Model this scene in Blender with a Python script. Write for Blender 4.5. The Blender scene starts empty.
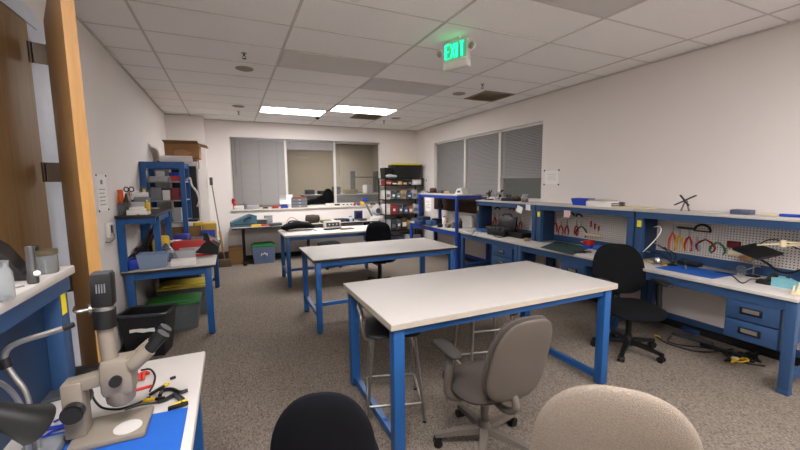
import bpy, bmesh, math, random
from mathutils import Vector, Matrix
random.seed(7)
PI = math.pi
C = bpy.context.scene.collection
SC = bpy.context.scene

# ------------------------------------------------------------------ camera
F_PX, YAW, PITCH, ROLL, EYE = 371.02, 0.428403, -0.111764, -0.0098934, 1.70
_f = Vector((math.sin(YAW)*math.cos(PITCH), math.cos(YAW)*math.cos(PITCH), math.sin(PITCH)))
_r0 = Vector((math.cos(YAW), -math.sin(YAW), 0))
_u0 = _r0.cross(_f)
_r = _r0*math.cos(ROLL) + _u0*math.sin(ROLL)
_u = -_r0*math.sin(ROLL) + _u0*math.cos(ROLL)
cam = bpy.data.cameras.new('camera'); cam.sensor_width = 36; cam.lens = F_PX/800*36
cam.clip_start = 0.02
co = bpy.data.objects.new('camera', cam); C.objects.link(co)
M = Matrix.Identity(4)
for i in range(3):
    M[i][0] = _r[i]; M[i][1] = _u[i]; M[i][2] = -_f[i]
M[2][3] = EYE
co.matrix_world = M
SC.camera = co
E0 = Vector((0, 0, EYE))
def ray(x, y): return _f + _r*((x-400)/F_PX) + _u*((225-y)/F_PX)
def az(x, y, z): d = ray(x, y); return E0 + d*((z-EYE)/d.z)     # where a line of sight meets a level z
def ax(x, y, X): d = ray(x, y); return E0 + d*(X/d.x)           # ... a wall-parallel plane x = X
def ay(x, y, Y): d = ray(x, y); return E0 + d*(Y/d.y)

# ------------------------------------------------------------------ materials
def lin(c): return c/12.92 if c <= .04045 else ((c+.055)/1.055)**2.4
def rgb(h):
    h = h.lstrip('#'); return tuple(lin(int(h[i:i+2], 16)/255) for i in (0, 2, 4)) + (1,)
MATS = {}
def mat(name, hexc, rough=.6, metal=0, var=.08, scale=12, bump=0, bscale=None, spec=.4, trans=0, alpha=1, emit=0):
    if name in MATS: return MATS[name]
    m = bpy.data.materials.new(name); m.use_nodes = True
    nt = m.node_tree; b = nt.nodes['Principled BSDF']
    c = rgb(hexc)
    tc = nt.nodes.new('ShaderNodeTexCoord')
    nz = nt.nodes.new('ShaderNodeTexNoise'); nz.inputs['Scale'].default_value = scale; nz.inputs['Detail'].default_value = 4
    nt.links.new(tc.outputs['Object'], nz.inputs['Vector'])
    mx = nt.nodes.new('ShaderNodeMix'); mx.data_type = 'RGBA'
    mx.inputs['A'].default_value = tuple(v*(1-var) for v in c[:3])+(1,)
    mx.inputs['B'].default_value = tuple(min(1, v*(1+var)) for v in c[:3])+(1,)
    nt.links.new(nz.outputs['Fac'], mx.inputs['Factor'])
    nt.links.new(mx.outputs['Result'], b.inputs['Base Color'])
    b.inputs['Roughness'].default_value = rough; b.inputs['Metallic'].default_value = metal
    b.inputs['Specular IOR Level'].default_value = spec
    if trans: b.inputs['Transmission Weight'].default_value = trans; b.inputs['IOR'].default_value = 1.3
    b.inputs['Alpha'].default_value = alpha
    if emit:
        b.inputs['Emission Color'].default_value = c; b.inputs['Emission Strength'].default_value = emit
    if bump:
        bn = nt.nodes.new('ShaderNodeBump'); bn.inputs['Strength'].default_value = bump; bn.inputs['Distance'].default_value = .004
        n2 = nt.nodes.new('ShaderNodeTexNoise'); n2.inputs['Scale'].default_value = bscale or scale*4; n2.inputs['Detail'].default_value = 3
        nt.links.new(tc.outputs['Object'], n2.inputs['Vector'])
        nt.links.new(n2.outputs['Fac'], bn.inputs['Height']); nt.links.new(bn.outputs['Normal'], b.inputs['Normal'])
    MATS[name] = m
    return m
def col(hexc, rough=.55, **k): return mat('paint_'+hexc.lstrip('#')+('_%d' % int(rough*100)), hexc, rough, **k)
def mnode(nt, op, a, b=None):
    n = nt.nodes.new('ShaderNodeMath'); n.operation = op
    for i, v in enumerate((a, b)):
        if v is None: continue
        if isinstance(v, (int, float)): n.inputs[i].default_value = v
        else: nt.links.new(v, n.inputs[i])
    return n.outputs[0]

WALL = mat('wall_paint', '#dfd9d4', .75, var=.015, scale=3, bump=.12, bscale=220, spec=.2)
BAND = mat('wall_band', '#e0d9c8', .6, var=.02, spec=.3)
RUBBER = mat('black_rubber', '#1b1a1a', .55)
BLUE = mat('blue_steel', '#2c4a70', .45, var=.05, scale=5)
BLUE_BRIGHT = mat('bright_blue_steel', '#1d3f90', .45, var=.05, scale=5)
BLUE_TABLE = mat('table_blue_steel', '#1f548f', .42, var=.05, scale=5)
NAVY = mat('dark_blue_panel', '#1c3350', .5, var=.05, scale=5)
LAMI = mat('white_laminate', '#bcb8b2', .55, var=.03, scale=6, spec=.4)
LAMI_EDGE = mat('cream_edge', '#b5ac9a', .5)
DARK_EDGE = mat('dark_edge', '#22211f', .5)
BLACK = mat('black_plastic', '#101011', .45, var=.1)
BLACKF = mat('black_fabric', '#0f1012', .92, var=.25, scale=300, bump=.35, bscale=500, spec=.15)
NAVYF = mat('dark_navy_fabric', '#101116', .92, var=.2, scale=300, bump=.3, bscale=500, spec=.15)
BEIGEF = mat('beige_fabric', '#8a7f72', .95, var=.34, scale=170, bump=.7, bscale=300, spec=.1)
GRAYF = mat('taupe_fabric', '#4f4944', .95, var=.14, scale=240, bump=.35, bscale=340, spec=.1)
GRAYP = mat('taupe_plastic', '#5c554e', .5, var=.04)
CHROME = mat('chrome', '#a09e9a', .38, metal=1, var=.03)
STEEL = mat('brushed_steel', '#a8a6a2', .35, metal=.9, var=.06)
WOOD = None
CREAM = mat('instrument_beige', '#787064', .45, var=.03)
WHITEP = mat('white_plastic', '#e2dfd8', .4, var=.03)
PAPER = mat('white_paper', '#e9e7e2', .8, var=.02)
YELLOW = mat('yellow_tag', '#e3d21c', .6)
CARD = mat('cardboard', '#9a744a', .85, var=.1, scale=20)
CLEAR = mat('clear_plastic', '#dfe6ea', .12, var=.02, trans=.9)
FROST = mat('cloudy_plastic', '#b3babd', .22, var=.03, trans=.8)
FRAMEW = mat('window_metal', '#c9c6c0', .45, var=.03)
SLAT = mat('blind_slat', '#8a8786', .5, var=.03, scale=2)
MATBLUE = mat('blue_mat', '#1452a4', .7, var=.04, bump=.1)

def wood_mat(name, a, b_):
    m = bpy.data.materials.new(name); m.use_nodes = True; nt = m.node_tree; b = nt.nodes['Principled BSDF']
    tc = nt.nodes.new('ShaderNodeTexCoord'); mp = nt.nodes.new('ShaderNodeMapping'); mp.inputs['Scale'].default_value = (30, 30, 1.6)
    nz = nt.nodes.new('ShaderNodeTexNoise'); nz.inputs['Scale'].default_value = 2.0; nz.inputs['Detail'].default_value = 6
    nt.links.new(tc.outputs['Object'], mp.inputs['Vector']); nt.links.new(mp.outputs['Vector'], nz.inputs['Vector'])
    cr = nt.nodes.new('ShaderNodeValToRGB'); cr.color_ramp.elements[0].position = .3; cr.color_ramp.elements[1].position = .75
    cr.color_ramp.elements[0].color = rgb(a); cr.color_ramp.elements[1].color = rgb(b_)
    nt.links.new(nz.outputs['Fac'], cr.inputs['Fac']); nt.links.new(cr.outputs['Color'], b.inputs['Base Color'])
    b.inputs['Roughness'].default_value = .5; b.inputs['Specular IOR Level'].default_value = .35
    return m
WOOD = wood_mat('door_wood', '#8f7048', '#a28357')
WOODEDGE = wood_mat('door_edge_wood', '#98703a', '#a97f46')

def carpet_mat():
    m = bpy.data.materials.new('carpet'); m.use_nodes = True; nt = m.node_tree; b = nt.nodes['Principled BSDF']
    tc = nt.nodes.new('ShaderNodeTexCoord')
    n1 = nt.nodes.new('ShaderNodeTexVoronoi'); n1.inputs['Scale'].default_value = 150
    mp = nt.nodes.new('ShaderNodeMapping'); mp.inputs['Scale'].default_value = (1, .55, 1)
    nt.links.new(tc.outputs['Object'], mp.inputs['Vector']); nt.links.new(mp.outputs['Vector'], n1.inputs['Vector'])
    n2 = nt.nodes.new('ShaderNodeTexNoise'); n2.inputs['Scale'].default_value = 1.3; n2.inputs['Detail'].default_value = 5
    nt.links.new(tc.outputs['Object'], n2.inputs['Vector'])
    n3 = nt.nodes.new('ShaderNodeTexNoise'); n3.inputs['Scale'].default_value = 60; n3.inputs['Detail'].default_value = 3
    nt.links.new(tc.outputs['Object'], n3.inputs['Vector'])
    cr = nt.nodes.new('ShaderNodeValToRGB')
    e = cr.color_ramp.elements
    e[0].position = .28; e[0].color = rgb('#574f47'); e[1].position = .72; e[1].color = rgb('#8f8579')
    s = mnode(nt, 'MULTIPLY', n1.outputs['Color'], .42)
    s2 = mnode(nt, 'ADD', s, mnode(nt, 'MULTIPLY', n3.outputs['Fac'], .45))
    s3 = mnode(nt, 'ADD', s2, mnode(nt, 'MULTIPLY', n2.outputs['Fac'], .12))
    nt.links.new(s3, cr.inputs['Fac']); nt.links.new(cr.outputs['Color'], b.inputs['Base Color'])
    b.inputs['Roughness'].default_value = 1; b.inputs['Specular IOR Level'].default_value = .05
    bn = nt.nodes.new('ShaderNodeBump'); bn.inputs['Strength'].default_value = .6; bn.inputs['Distance'].default_value = .006
    nt.links.new(s2, bn.inputs['Height']); nt.links.new(bn.outputs['Normal'], b.inputs['Normal'])
    return m
CARPET = carpet_mat()

def tile_mat():
    m = bpy.data.materials.new('ceiling_tile'); m.use_nodes = True; nt = m.node_tree; b = nt.nodes['Principled BSDF']
    tc = nt.nodes.new('ShaderNodeTexCoord')
    n1 = nt.nodes.new('ShaderNodeTexNoise'); n1.inputs['Scale'].default_value = 90; n1.inputs['Detail'].default_value = 4
    nt.links.new(tc.outputs['Object'], n1.inputs['Vector'])
    cr = nt.nodes.new('ShaderNodeValToRGB'); e = cr.color_ramp.elements
    e[0].position = .3; e[0].color = rgb('#ebe9e8'); e[1].position = .52; e[1].color = rgb('#f6f4f3')
    nt.links.new(n1.outputs['Fac'], cr.inputs['Fac']); nt.links.new(cr.outputs['Color'], b.inputs['Base Color'])
    b.inputs['Roughness'].default_value = .95; b.inputs['Specular IOR Level'].default_value = .1
    bn = nt.nodes.new('ShaderNodeBump'); bn.inputs['Strength'].default_value = .3; bn.inputs['Distance'].default_value = .004
    nt.links.new(n1.outputs['Fac'], bn.inputs['Height']); nt.links.new(bn.outputs['Normal'], b.inputs['Normal'])
    return m
TILE = tile_mat()

def peg_mat():
    m = bpy.data.materials.new('pegboard'); m.use_nodes = True; nt = m.node_tree; b = nt.nodes['Principled BSDF']
    tc = nt.nodes.new('ShaderNodeTexCoord'); sp = nt.nodes.new('ShaderNodeSeparateXYZ'); nt.links.new(tc.outputs['Object'], sp.inputs['Vector'])
    fy = mnode(nt, 'SUBTRACT', mnode(nt, 'FRACT', mnode(nt, 'MULTIPLY', sp.outputs['Y'], 1/.0254)), .5)
    fz = mnode(nt, 'SUBTRACT', mnode(nt, 'FRACT', mnode(nt, 'MULTIPLY', sp.outputs['Z'], 1/.0254)), .5)
    d = mnode(nt, 'ADD', mnode(nt, 'MULTIPLY', fy, fy), mnode(nt, 'MULTIPLY', fz, fz))
    hole = mnode(nt, 'LESS_THAN', d, .05)
    mx = nt.nodes.new('ShaderNodeMix'); mx.data_type = 'RGBA'; mx.inputs['A'].default_value = rgb('#cfcac3'); mx.inputs['B'].default_value = rgb('#3a3a40')
    nt.links.new(hole, mx.inputs['Factor']); nt.links.new(mx.outputs['Result'], b.inputs['Base Color'])
    b.inputs['Roughness'].default_value = .55
    return m
PEG = peg_mat()

def emis(name, hexc, s):
    m = bpy.data.materials.new(name); m.use_nodes = True; b = m.node_tree.nodes['Principled BSDF']
    b.inputs['Base Color'].default_value = rgb(hexc); b.inputs['Emission Color'].default_value = rgb(hexc); b.inputs['Emission Strength'].default_value = s
    return m
def glass_mat():
    m = bpy.data.materials.new('window_glass'); m.use_nodes = True; nt = m.node_tree
    for n in list(nt.nodes): nt.nodes.remove(n)
    o = nt.nodes.new('ShaderNodeOutputMaterial'); mix = nt.nodes.new('ShaderNodeMixShader')
    t = nt.nodes.new('ShaderNodeBsdfTransparent'); t.inputs['Color'].default_value = (.86, .865, .86, 1)
    g = nt.nodes.new('ShaderNodeBsdfGlossy'); g.inputs['Roughness'].default_value = .02
    fr = nt.nodes.new('ShaderNodeFresnel'); fr.inputs['IOR'].default_value = 1.1
    nt.links.new(fr.outputs[0], mix.inputs[0]); nt.links.new(t.outputs[0], mix.inputs[1]); nt.links.new(g.outputs[0], mix.inputs[2])
    nt.links.new(mix.outputs[0], o.inputs['Surface'])
    return m
GLASS = glass_mat()

# ------------------------------------------------------------------ mesh helpers
class G:
    def __init__(s): s.b = bmesh.new()
    def _merge(s, bm, mtx=None):
        if mtx is not None: bmesh.ops.transform(bm, matrix=mtx, verts=bm.verts)
        me = bpy.data.meshes.new('tmp'); bm.to_mesh(me); bm.free(); s.b.from_mesh(me); bpy.data.meshes.remove(me)
    def bb(s, x0, x1, y0, y1, z0, z1, bev=0, mtx=None, seg=2):
        bm = bmesh.new()
        bmesh.ops.create_cube(bm, size=1)
        sx, sy, sz = abs(x1-x0), abs(y1-y0), abs(z1-z0)
        bmesh.ops.scale(bm, vec=(sx, sy, sz), verts=bm.verts)
        if bev: bmesh.ops.bevel(bm, geom=list(bm.edges), offset=min(bev, sx*.45, sy*.45, sz*.45), segments=seg, affect='EDGES', profile=.5)
        bmesh.ops.translate(bm, vec=((x0+x1)/2, (y0+y1)/2, (z0+z1)/2), verts=bm.verts)
        s._merge(bm, mtx); return s
    def box(s, c, size, rz=0, rx=0, ry=0, bev=0):
        m = Matrix.Translation(Vector(c)) @ Matrix.Rotation(rz, 4, 'Z') @ Matrix.Rotation(ry, 4, 'Y') @ Matrix.Rotation(rx, 4, 'X')
        a, b, d = size
        return s.bb(-a/2, a/2, -b/2, b/2, -d/2, d/2, bev, m)
    def bar(s, p0, p1, w, h=None, bev=0):
        p0, p1 = Vector(p0), Vector(p1); d = p1-p0; L = d.length; h = h or w
        z = d.normalized(); up = Vector((0, 0, 1)) if abs(z.z) < .95 else Vector((0, 1, 0))
        x = up.cross(z).normalized(); y = z.cross(x)
        m = Matrix.Identity(4)
        for i in range(3): m[i][0], m[i][1], m[i][2], m[i][3] = x[i], y[i], z[i], p0[i]
        return s.bb(-w/2, w/2, -h/2, h/2, 0, L, bev, m)
    def cyl(s, p0, p1, r0, r1=None, n=16):
        p0, p1 = Vector(p0), Vector(p1); d = p1-p0; L = d.length; r1 = r0 if r1 is None else r1
        bm = bmesh.new()
        bmesh.ops.create_cone(bm, cap_ends=True, cap_tris=False, segments=n, radius1=r0, radius2=r1, depth=L)
        m = Matrix.Translation((p0+p1)/2) @ Vector((0, 0, 1)).rotation_difference(d.normalized()).to_matrix().to_4x4()
        s._merge(bm, m); return s
    def sph(s, c, r, sc=(1, 1, 1), n=16, rz=0):
        bm = bmesh.new(); bmesh.ops.create_uvsphere(bm, u_segments=n, v_segments=max(6, n//2), radius=r)
        m = Matrix.Translation(Vector(c)) @ Matrix.Rotation(rz, 4, 'Z') @ Matrix.Diagonal((*sc, 1))
        s._merge(bm, m); return s
    def lathe(s, prof, c=(0, 0, 0), n=20, mtx=None, sx=1, sy=1):
        bm = bmesh.new(); rings = []
        for r, z in prof:
            rings.append([bm.verts.new((r*sx*math.cos(2*PI*k/n), r*sy*math.sin(2*PI*k/n), z)) for k in range(n)])
        for a, b in zip(rings, rings[1:]):
            for k in range(n): bm.faces.new((a[k], a[(k+1) % n], b[(k+1) % n], b[k]))
        bm.faces.new(list(reversed(rings[0]))); bm.faces.new(rings[-1])
        bmesh.ops.translate(bm, vec=Vector(c), verts=bm.verts)
        s._merge(bm, mtx); return s
    def tube(s, pts, r, n=8, smooth=True, close=False):
        pts = [Vector(p) for p in pts]
        if smooth and len(pts) > 2:
            out = []
            P = ([pts[-1]]+pts+[pts[0], pts[1]]) if close else ([pts[0]*2-pts[1]]+pts+[pts[-1]*2-pts[-2]])
            for i in range(1, len(P)-2):
                a, b, c, d = P[i-1:i+3]
                for k in range(6):
                    t = k/6
                    out.append(.5*((2*b)+(c-a)*t+(2*a-5*b+4*c-d)*t*t+(3*b-a-3*c+d)*t**3))
            if not close: out.append(pts[-1])
            pts = out
        bm = bmesh.new(); rings = []; N = len(pts); nx = None
        for i, p in enumerate(pts):
            t = ((pts[(i+1) % N]-pts[i-1]) if close else (pts[min(i+1, N-1)]-pts[max(i-1, 0)]))
            if t.length < 1e-9: t = Vector((0, 0, 1))
            t.normalize()
            if nx is None:
                nx = t.orthogonal().normalized()
            nx = (nx-t*nx.dot(t))
            if nx.length < 1e-6: nx = t.orthogonal()
            nx.normalize(); ny = t.cross(nx)
            rr = r(i/(N-1)) if callable(r) else r
            rings.append([bm.verts.new(p+nx*rr*math.cos(2*PI*k/n)+ny*rr*math.sin(2*PI*k/n)) for k in range(n)])
        for i in range(N if close else N-1):
            a, b = rings[i], rings[(i+1) % N]
            for k in range(n): bm.faces.new((a[k], a[(k+1) % n], b[(k+1) % n], b[k]))
        if not close: bm.faces.new(list(reversed(rings[0]))); bm.faces.new(rings[-1])
        s._merge(bm); return s
    def prism(s, pts, z0, z1, mtx=None):
        bm = bmesh.new()
        a = [bm.verts.new((p[0], p[1], z0)) for p in pts]; b = [bm.verts.new((p[0], p[1], z1)) for p in pts]
        n = len(pts)
        bm.faces.new(list(reversed(a))); bm.faces.new(b)
        for k in range(n): bm.faces.new((a[k], a[(k+1) % n], b[(k+1) % n], b[k]))
        bmesh.ops.recalc_face_normals(bm, faces=bm.faces)
        s._merge(bm, mtx); return s
    def pad(s, outline, T0, T1, fn, rings=7, p=2.6):
        """a cushion: a closed outline in (u,v), top bulge T1, bottom bulge T0, mapped by fn(u,v,t)"""
        bm = bmesh.new(); n = len(outline)
        def ring(sc, t): return [bm.verts.new(fn(u*sc, v*sc, t)) for u, v in outline]
        prof = []
        for k in range(rings): 
            sc = math.sin(PI/2*(k+1)/rings)
            prof.append((sc, (max(0, 1-sc**p))**(1/p)))
        top = [ring(sc, T1*h) for sc, h in prof]
        bot = [ring(sc, -T0*h) for sc, h in prof[:-1]]
        ct = bm.verts.new(fn(0, 0, T1)); cb = bm.verts.new(fn(0, 0, -T0))
        def link(a, b, flip):
            for k in range(n):
                f = (a[k], a[(k+1) % n], b[(k+1) % n], b[k]); bm.faces.new(f if not flip else f[::-1])
        for a, b in zip(top, top[1:]): link(b, a, False)
        for a, b in zip(bot, bot[1:]): link(b, a, True)
        link(top[-1], bot[-1], True)
        for k in range(n):
            bm.faces.new((ct, top[0][k], top[0][(k+1) % n])); bm.faces.new((cb, bot[0][(k+1) % n], bot[0][k]))
        bmesh.ops.recalc_face_normals(bm, faces=bm.faces)
        s._merge(bm); return s
    def build(s, name, m, parent=None, world=False, origin=None, sharp=40):
        me = bpy.data.meshes.new(name)
        o = bpy.data.objects.new(name, me); C.objects.link(o)
        if parent is not None:
            if world:
                mm = Matrix.Identity(4); q = parent; chain = []
                while q is not None: chain.append(q); q = q.parent
                for q in reversed(chain): mm = mm @ q.matrix_basis
                bmesh.ops.transform(s.b, matrix=mm.inverted(), verts=s.b.verts)
            o.parent = parent
        else:
            if origin is None:
                xs = [v.co for v in s.b.verts]
                origin = Vector(((min(v.x for v in xs)+max(v.x for v in xs))/2, (min(v.y for v in xs)+max(v.y for v in xs))/2, min(v.z for v in xs)))
            origin = Vector(origin)
            bmesh.ops.translate(s.b, vec=-origin, verts=s.b.verts); o.location = origin
        s.b.to_mesh(me); s.b.free()
        me.materials.append(m)
        for p in me.polygons: p.use_smooth = True
        me.set_sharp_from_angle(angle=math.radians(sharp))
        return o

def tag(o, label, cat, group=None):
    o['label'] = label; o['category'] = cat
    if group: o['group'] = group
    return o
def thing(name, label, cat, loc=(0, 0, 0), rz=0, group=None):
    o = bpy.data.objects.new(name, None); o.empty_display_size = .1; C.objects.link(o)
    o.location = loc; o.rotation_euler = (0, 0, rz)
    return tag(o, label, cat, group)
def struct(o): o['kind'] = 'structure'; return o
def copy_tree(o, parent=None):
    c = o.copy(); C.objects.link(c)
    if parent: c.parent = parent
    for ch in list(o.children): copy_tree(ch, c)
    return c
def place(o, loc, rz, label, group=None):
    o.location = loc; o.rotation_euler = (0, 0, rz); o['label'] = label
    if group: o['group'] = group
    return o
def supel(w, h, n=40, e=3.0, wt=None):
    """rounded outline w x h; wt = width at the top relative to w"""
    out = []
    for k in range(n):
        a = 2*PI*k/n; c, s_ = math.cos(a), math.sin(a)
        x = math.copysign(abs(c)**(2/e), c); y = math.copysign(abs(s_)**(2/e), s_)
        f = 1 if wt is None else (1+(wt-1)*(y*.5+.5))
        out.append((x*w/2*f, y*h/2))
    return out
# ------------------------------------------------------------------ the room
WL, WR, WB, WN, CEIL = -1.07, 4.65, 9.05, -3.2, 3.10
struct(G().bb(-4.5, WR+.3, WN-.3, 13.4, -.08, 0).build('floor', CARPET, origin=(0, 0, 0)))
struct(G().bb(WL-.3, WR+.3, WN-.3, WB+.18, CEIL, CEIL+.06).build('ceiling', TILE, origin=(0, 0, CEIL)))
GX = [.585+1.22*k for k in range(-1, 4)]
GY = [1.725+.61*k for k in range(-8, 13)]
GRID = mat('grid_metal', '#cbc5bf', .5)
GRID2 = mat('grid_metal_light', '#d2ccc6', .5)
g = G()
for x in GX: g.bb(x-.011, x+.011, WN, WB, CEIL-.006, CEIL+.01)
struct(g.build('trim_1', GRID, origin=(0, 0, CEIL)))
g = G()
for y in GY: g.bb(WL, WR, y-.007, y+.007, CEIL-.003, CEIL+.01)
struct(g.build('trim_2', GRID2, origin=(0, 0, CEIL)))
g = G()
g.bb(WL, WL+.02, WN, WB, CEIL-.02, CEIL-.0065).bb(WR-.02, WR, WN, WB, CEIL-.02, CEIL-.0065).bb(WL, WR, WB-.02, WB, CEIL-.02, CEIL-.0065)
struct(g.build('trim_3', GRID, origin=(0, 0, CEIL)))

# walls
BX0, BX1, BZ0, BZ1 = .06, 3.60, 1.15, 2.75          # back window opening
RY0, RY1, RZ0, RZ1 = 4.60, 8.12, 1.38, 2.68          # right window opening
g = G()
g.bb(WL-.2, BX0, WB, WB+.18, 0, CEIL).bb(BX1, WR+.2, WB, WB+.18, 0, CEIL).bb(BX0, BX1, WB, WB+.18, 0, BZ0).bb(BX0, BX1, WB, WB+.18, BZ1, CEIL)
struct(g.build('wall_back', WALL, origin=(1.8, WB, 0)))
g = G()
g.bb(WR, WR+.2, WN, RY0, 0, CEIL).bb(WR, WR+.2, RY1, WB, 0, CEIL).bb(WR, WR+.2, RY0, RY1, 0, RZ0).bb(WR, WR+.2, RY0, RY1, RZ1, CEIL)
struct(g.build('wall_right', WALL, origin=(WR, 3, 0)))
DY0, DY1, DZ = 2.03, 3.2, 2.74
g = G()
g.bb(WL-.2, WL, WN, DY0, 0, CEIL).bb(WL-.2, WL, DY1, WB, 0, CEIL).bb(WL-.2, WL, DY0, DY1, DZ, CEIL)
struct(g.build('wall_left', WALL, origin=(WL, 3, 0)))
struct(G().bb(WL-.2, WR+.2, WN-.2, WN, 0, CEIL).build('wall_near', WALL, origin=(1.8, WN, 0)))
# column boxed out in the far left corner
struct(G().bb(WL, -.40, 8.62, WB, 0, CEIL-.02).build('wall_corner', WALL))
struct(G().bb(WL, WL+.012, 3.16, 8.6, 0, .1).build('baseboard_left', RUBBER))
struct(G().bb(-.39, WR, WB-.012, WB, 0, .1).build('baseboard_back', RUBBER))
struct(G().bb(WR-.012, WR, WN, WB-.02, 0, .1).build('baseboard_right', RUBBER))

# the doorway in the left wall: a closed leaf, a pale frame and an open leaf
d1 = struct(G().bb(WL-.05, WL+.006, DY0+.02, 3.10, .01, DZ-.05).build('door_1', WOOD))
fr = G().bb(WL-.14, WL+.004, 3.105, DY1+.4, 0, DZ+.03).bb(WL-.14, WL+.012, DY0-.06, DY0+.02, 0, DZ+.03).bb(WL-.14, WL+.012, DY0-.06, DY1+.03, DZ-.045, DZ+.06)
JAMB = mat('door_frame_paint', '#c9d0da', .45)
struct(fr.build('trim_4', JAMB))
hp, fp = Vector((-.945, 3.05, 0)), Vector((-.583, 2.11, 0))
dd = (fp-hp); L = dd.length; ang = math.atan2(dd.y, dd.x)
door = struct(G().bb(.012, L, -.0225, .0225, .01, DZ-.05).build('door_2', WOOD, origin=(0, 0, 0)))
door.location = hp; door.rotation_euler = (0, 0, ang)
G().bb(L, L+.002, -.0225, .0225, .01, DZ-.05).build('door_edge', WOODEDGE, door)
BRASS = mat('dark_bronze', '#4a4034', .4, metal=.7)
for z in (2.50, 1.79, 1.08, .3):
    h = G().cyl((0, -.095, z-.06), (0, -.095, z+.06), .011).bb(-.003, .0, -.095, .02, z-.06, z+.06)
    h.build('hinge', BRASS, door)
hz = 1.12
h = G().cyl((L-.065, -.0226, hz), (L-.065, -.034, hz), .032, n=20).cyl((L-.065, -.034, hz), (L-.065, -.075, hz), .011)
h.tube([(L-.065, -.075, hz), (L-.10, -.078, hz), (L-.175, -.07, hz-.004)], .0095)
h.build('door_handle', STEEL, door)
h = G().cyl((L-.065, .0226, hz), (L-.065, .034, hz), .032, n=20).cyl((L-.065, .034, hz), (L-.065, .055, hz), .011)
h.tube([(L-.065, .055, hz), (L-.10, .057, hz), (L-.175, .052, hz-.004)], .0095)
h.build('door_handle', STEEL, door)
G().bb(L+.002, L+.0035, -.014, .014, hz-.06, hz+.06).build('latch_plate', STEEL, door)

# ------------------------------------------------------------------ windows
def window_pane(n, frame, pane):
    w = frame.build('window_%d' % n, FRAMEW); struct(w)
    pane.build('pane', GLASS, w, world=True)
    return w
bx = [BX0, 1.235, 2.40, BX1]
for i in range(3):
    a, b = bx[i], bx[i+1]; t = .028
    y0, y1 = WB+.055, WB+.10
    f = G().bb(a, a+t, y0, y1, BZ0, BZ1).bb(b-t, b, y0, y1, BZ0, BZ1).bb(a, b, y0, y1, BZ0, BZ0+.04).bb(a, b, y0, y1, BZ1-.04, BZ1)
    window_pane(i+1, f, G().bb(a+t, b-t, WB+.075, WB+.081, BZ0+.04, BZ1-.04))
ry = [RY0, 5.71, 6.86, RY1]
for i in range(3):
    a, b = ry[i], ry[i+1]; t = .035
    x0, x1 = WR+.05, WR+.16
    f = G().bb(x0, x1, a, a+t, RZ0, RZ1).bb(x0, x1, b-t, b, RZ0, RZ1).bb(x0, x1, a, b, RZ0, RZ0+.04).bb(x0, x1, a, b, RZ1-.04, RZ1)
    window_pane(i+4, f, G().bb(WR+.125, WR+.131, a+t, b-t, RZ0+.04, RZ1-.04))

# blinds
def blind(label, axis, a, b, base, z0, z1, tilt, pitch=.026, gap=0, group=None):
    """axis 'x': hangs along x at y=base; axis 'y': along y at x=base; slats from z0 up to z1"""
    ce = ((a+b)/2, base, z1) if axis == 'x' else (base, (a+b)/2, z1)
    t = thing('window_blind', label, 'blind', ce, 0 if axis == 'x' else PI/2)
    if group: t['group'] = group
    w = (b-a)/2-.012
    G().bb(-w, w, -.018, .018, -.045, 0, .003).build('headrail', SLAT, t)
    s = G(); z = -.06
    zz = z0-z1+.03
    while z > zz:
        s.box((0, 0, z), (2*w, .025, .0016), rx=tilt); z -= pitch
    s.build('slats', SLAT, t)
    G().bb(-w, w, -.013, .013, zz-.02, zz, .003).build('bottom_rail', SLAT, t)
    for u in (-.7, 0, .7):
        G().cyl((u*w, -.015, zz), (u*w, -.015, -.04), .0022, n=6).build('cord', mat('blind_cord', '#6f6a66', .8), t)
    sgn = -1 if axis == 'x' else 1
    G().cyl((-w*.88, -.026, -.05), (-w*.88, -.026, zz*.55), .004, n=6).build('wand', CLEAR if axis == 'y' else FROST, t)
    return t
TC = math.radians(62)
blind('grey slatted blind fully lowered over the left pane of the far window', 'x', BX0+.02, 1.22, WB+.025, 1.22, BZ1-.01, TC)
blind('grey blind drawn up into a thick bundle above the middle pane of the far window', 'x', 1.25, 2.385, WB+.025, 2.50, BZ1-.01, math.radians(70), .011)
blind('dark see-through blind with open slats over the right pane of the far window', 'x', 2.415, BX1-.02, WB+.025, 1.20, BZ1-.01, math.radians(6), .03)
TR = math.radians(-64)
blind('grey blind half raised over the pane nearest the notice on the right wall', 'y', RY0+.02, 5.675, WR+.07, 1.76, RZ1-.01, TR)
blind('grey lowered blind over the middle pane of the right-hand window', 'y', 5.745, 6.825, WR+.07, 1.42, RZ1-.01, TR)
blind('grey lowered blind over the far pane of the right-hand window', 'y', 6.895, RY1-.02, WR+.07, 1.42, RZ1-.01, TR)

# the room seen through the far window
N0, N1 = WB+.18, 13.0
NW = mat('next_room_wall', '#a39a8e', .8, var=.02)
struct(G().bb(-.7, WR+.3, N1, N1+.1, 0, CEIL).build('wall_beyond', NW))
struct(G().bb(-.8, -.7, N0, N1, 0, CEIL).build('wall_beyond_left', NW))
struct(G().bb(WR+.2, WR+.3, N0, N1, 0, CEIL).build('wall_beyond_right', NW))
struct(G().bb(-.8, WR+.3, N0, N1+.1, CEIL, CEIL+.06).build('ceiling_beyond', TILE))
struct(G().bb(-.66, .95, N1-.06, N1-.01, 0, 2.5).build('door_3', WOOD))

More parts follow.
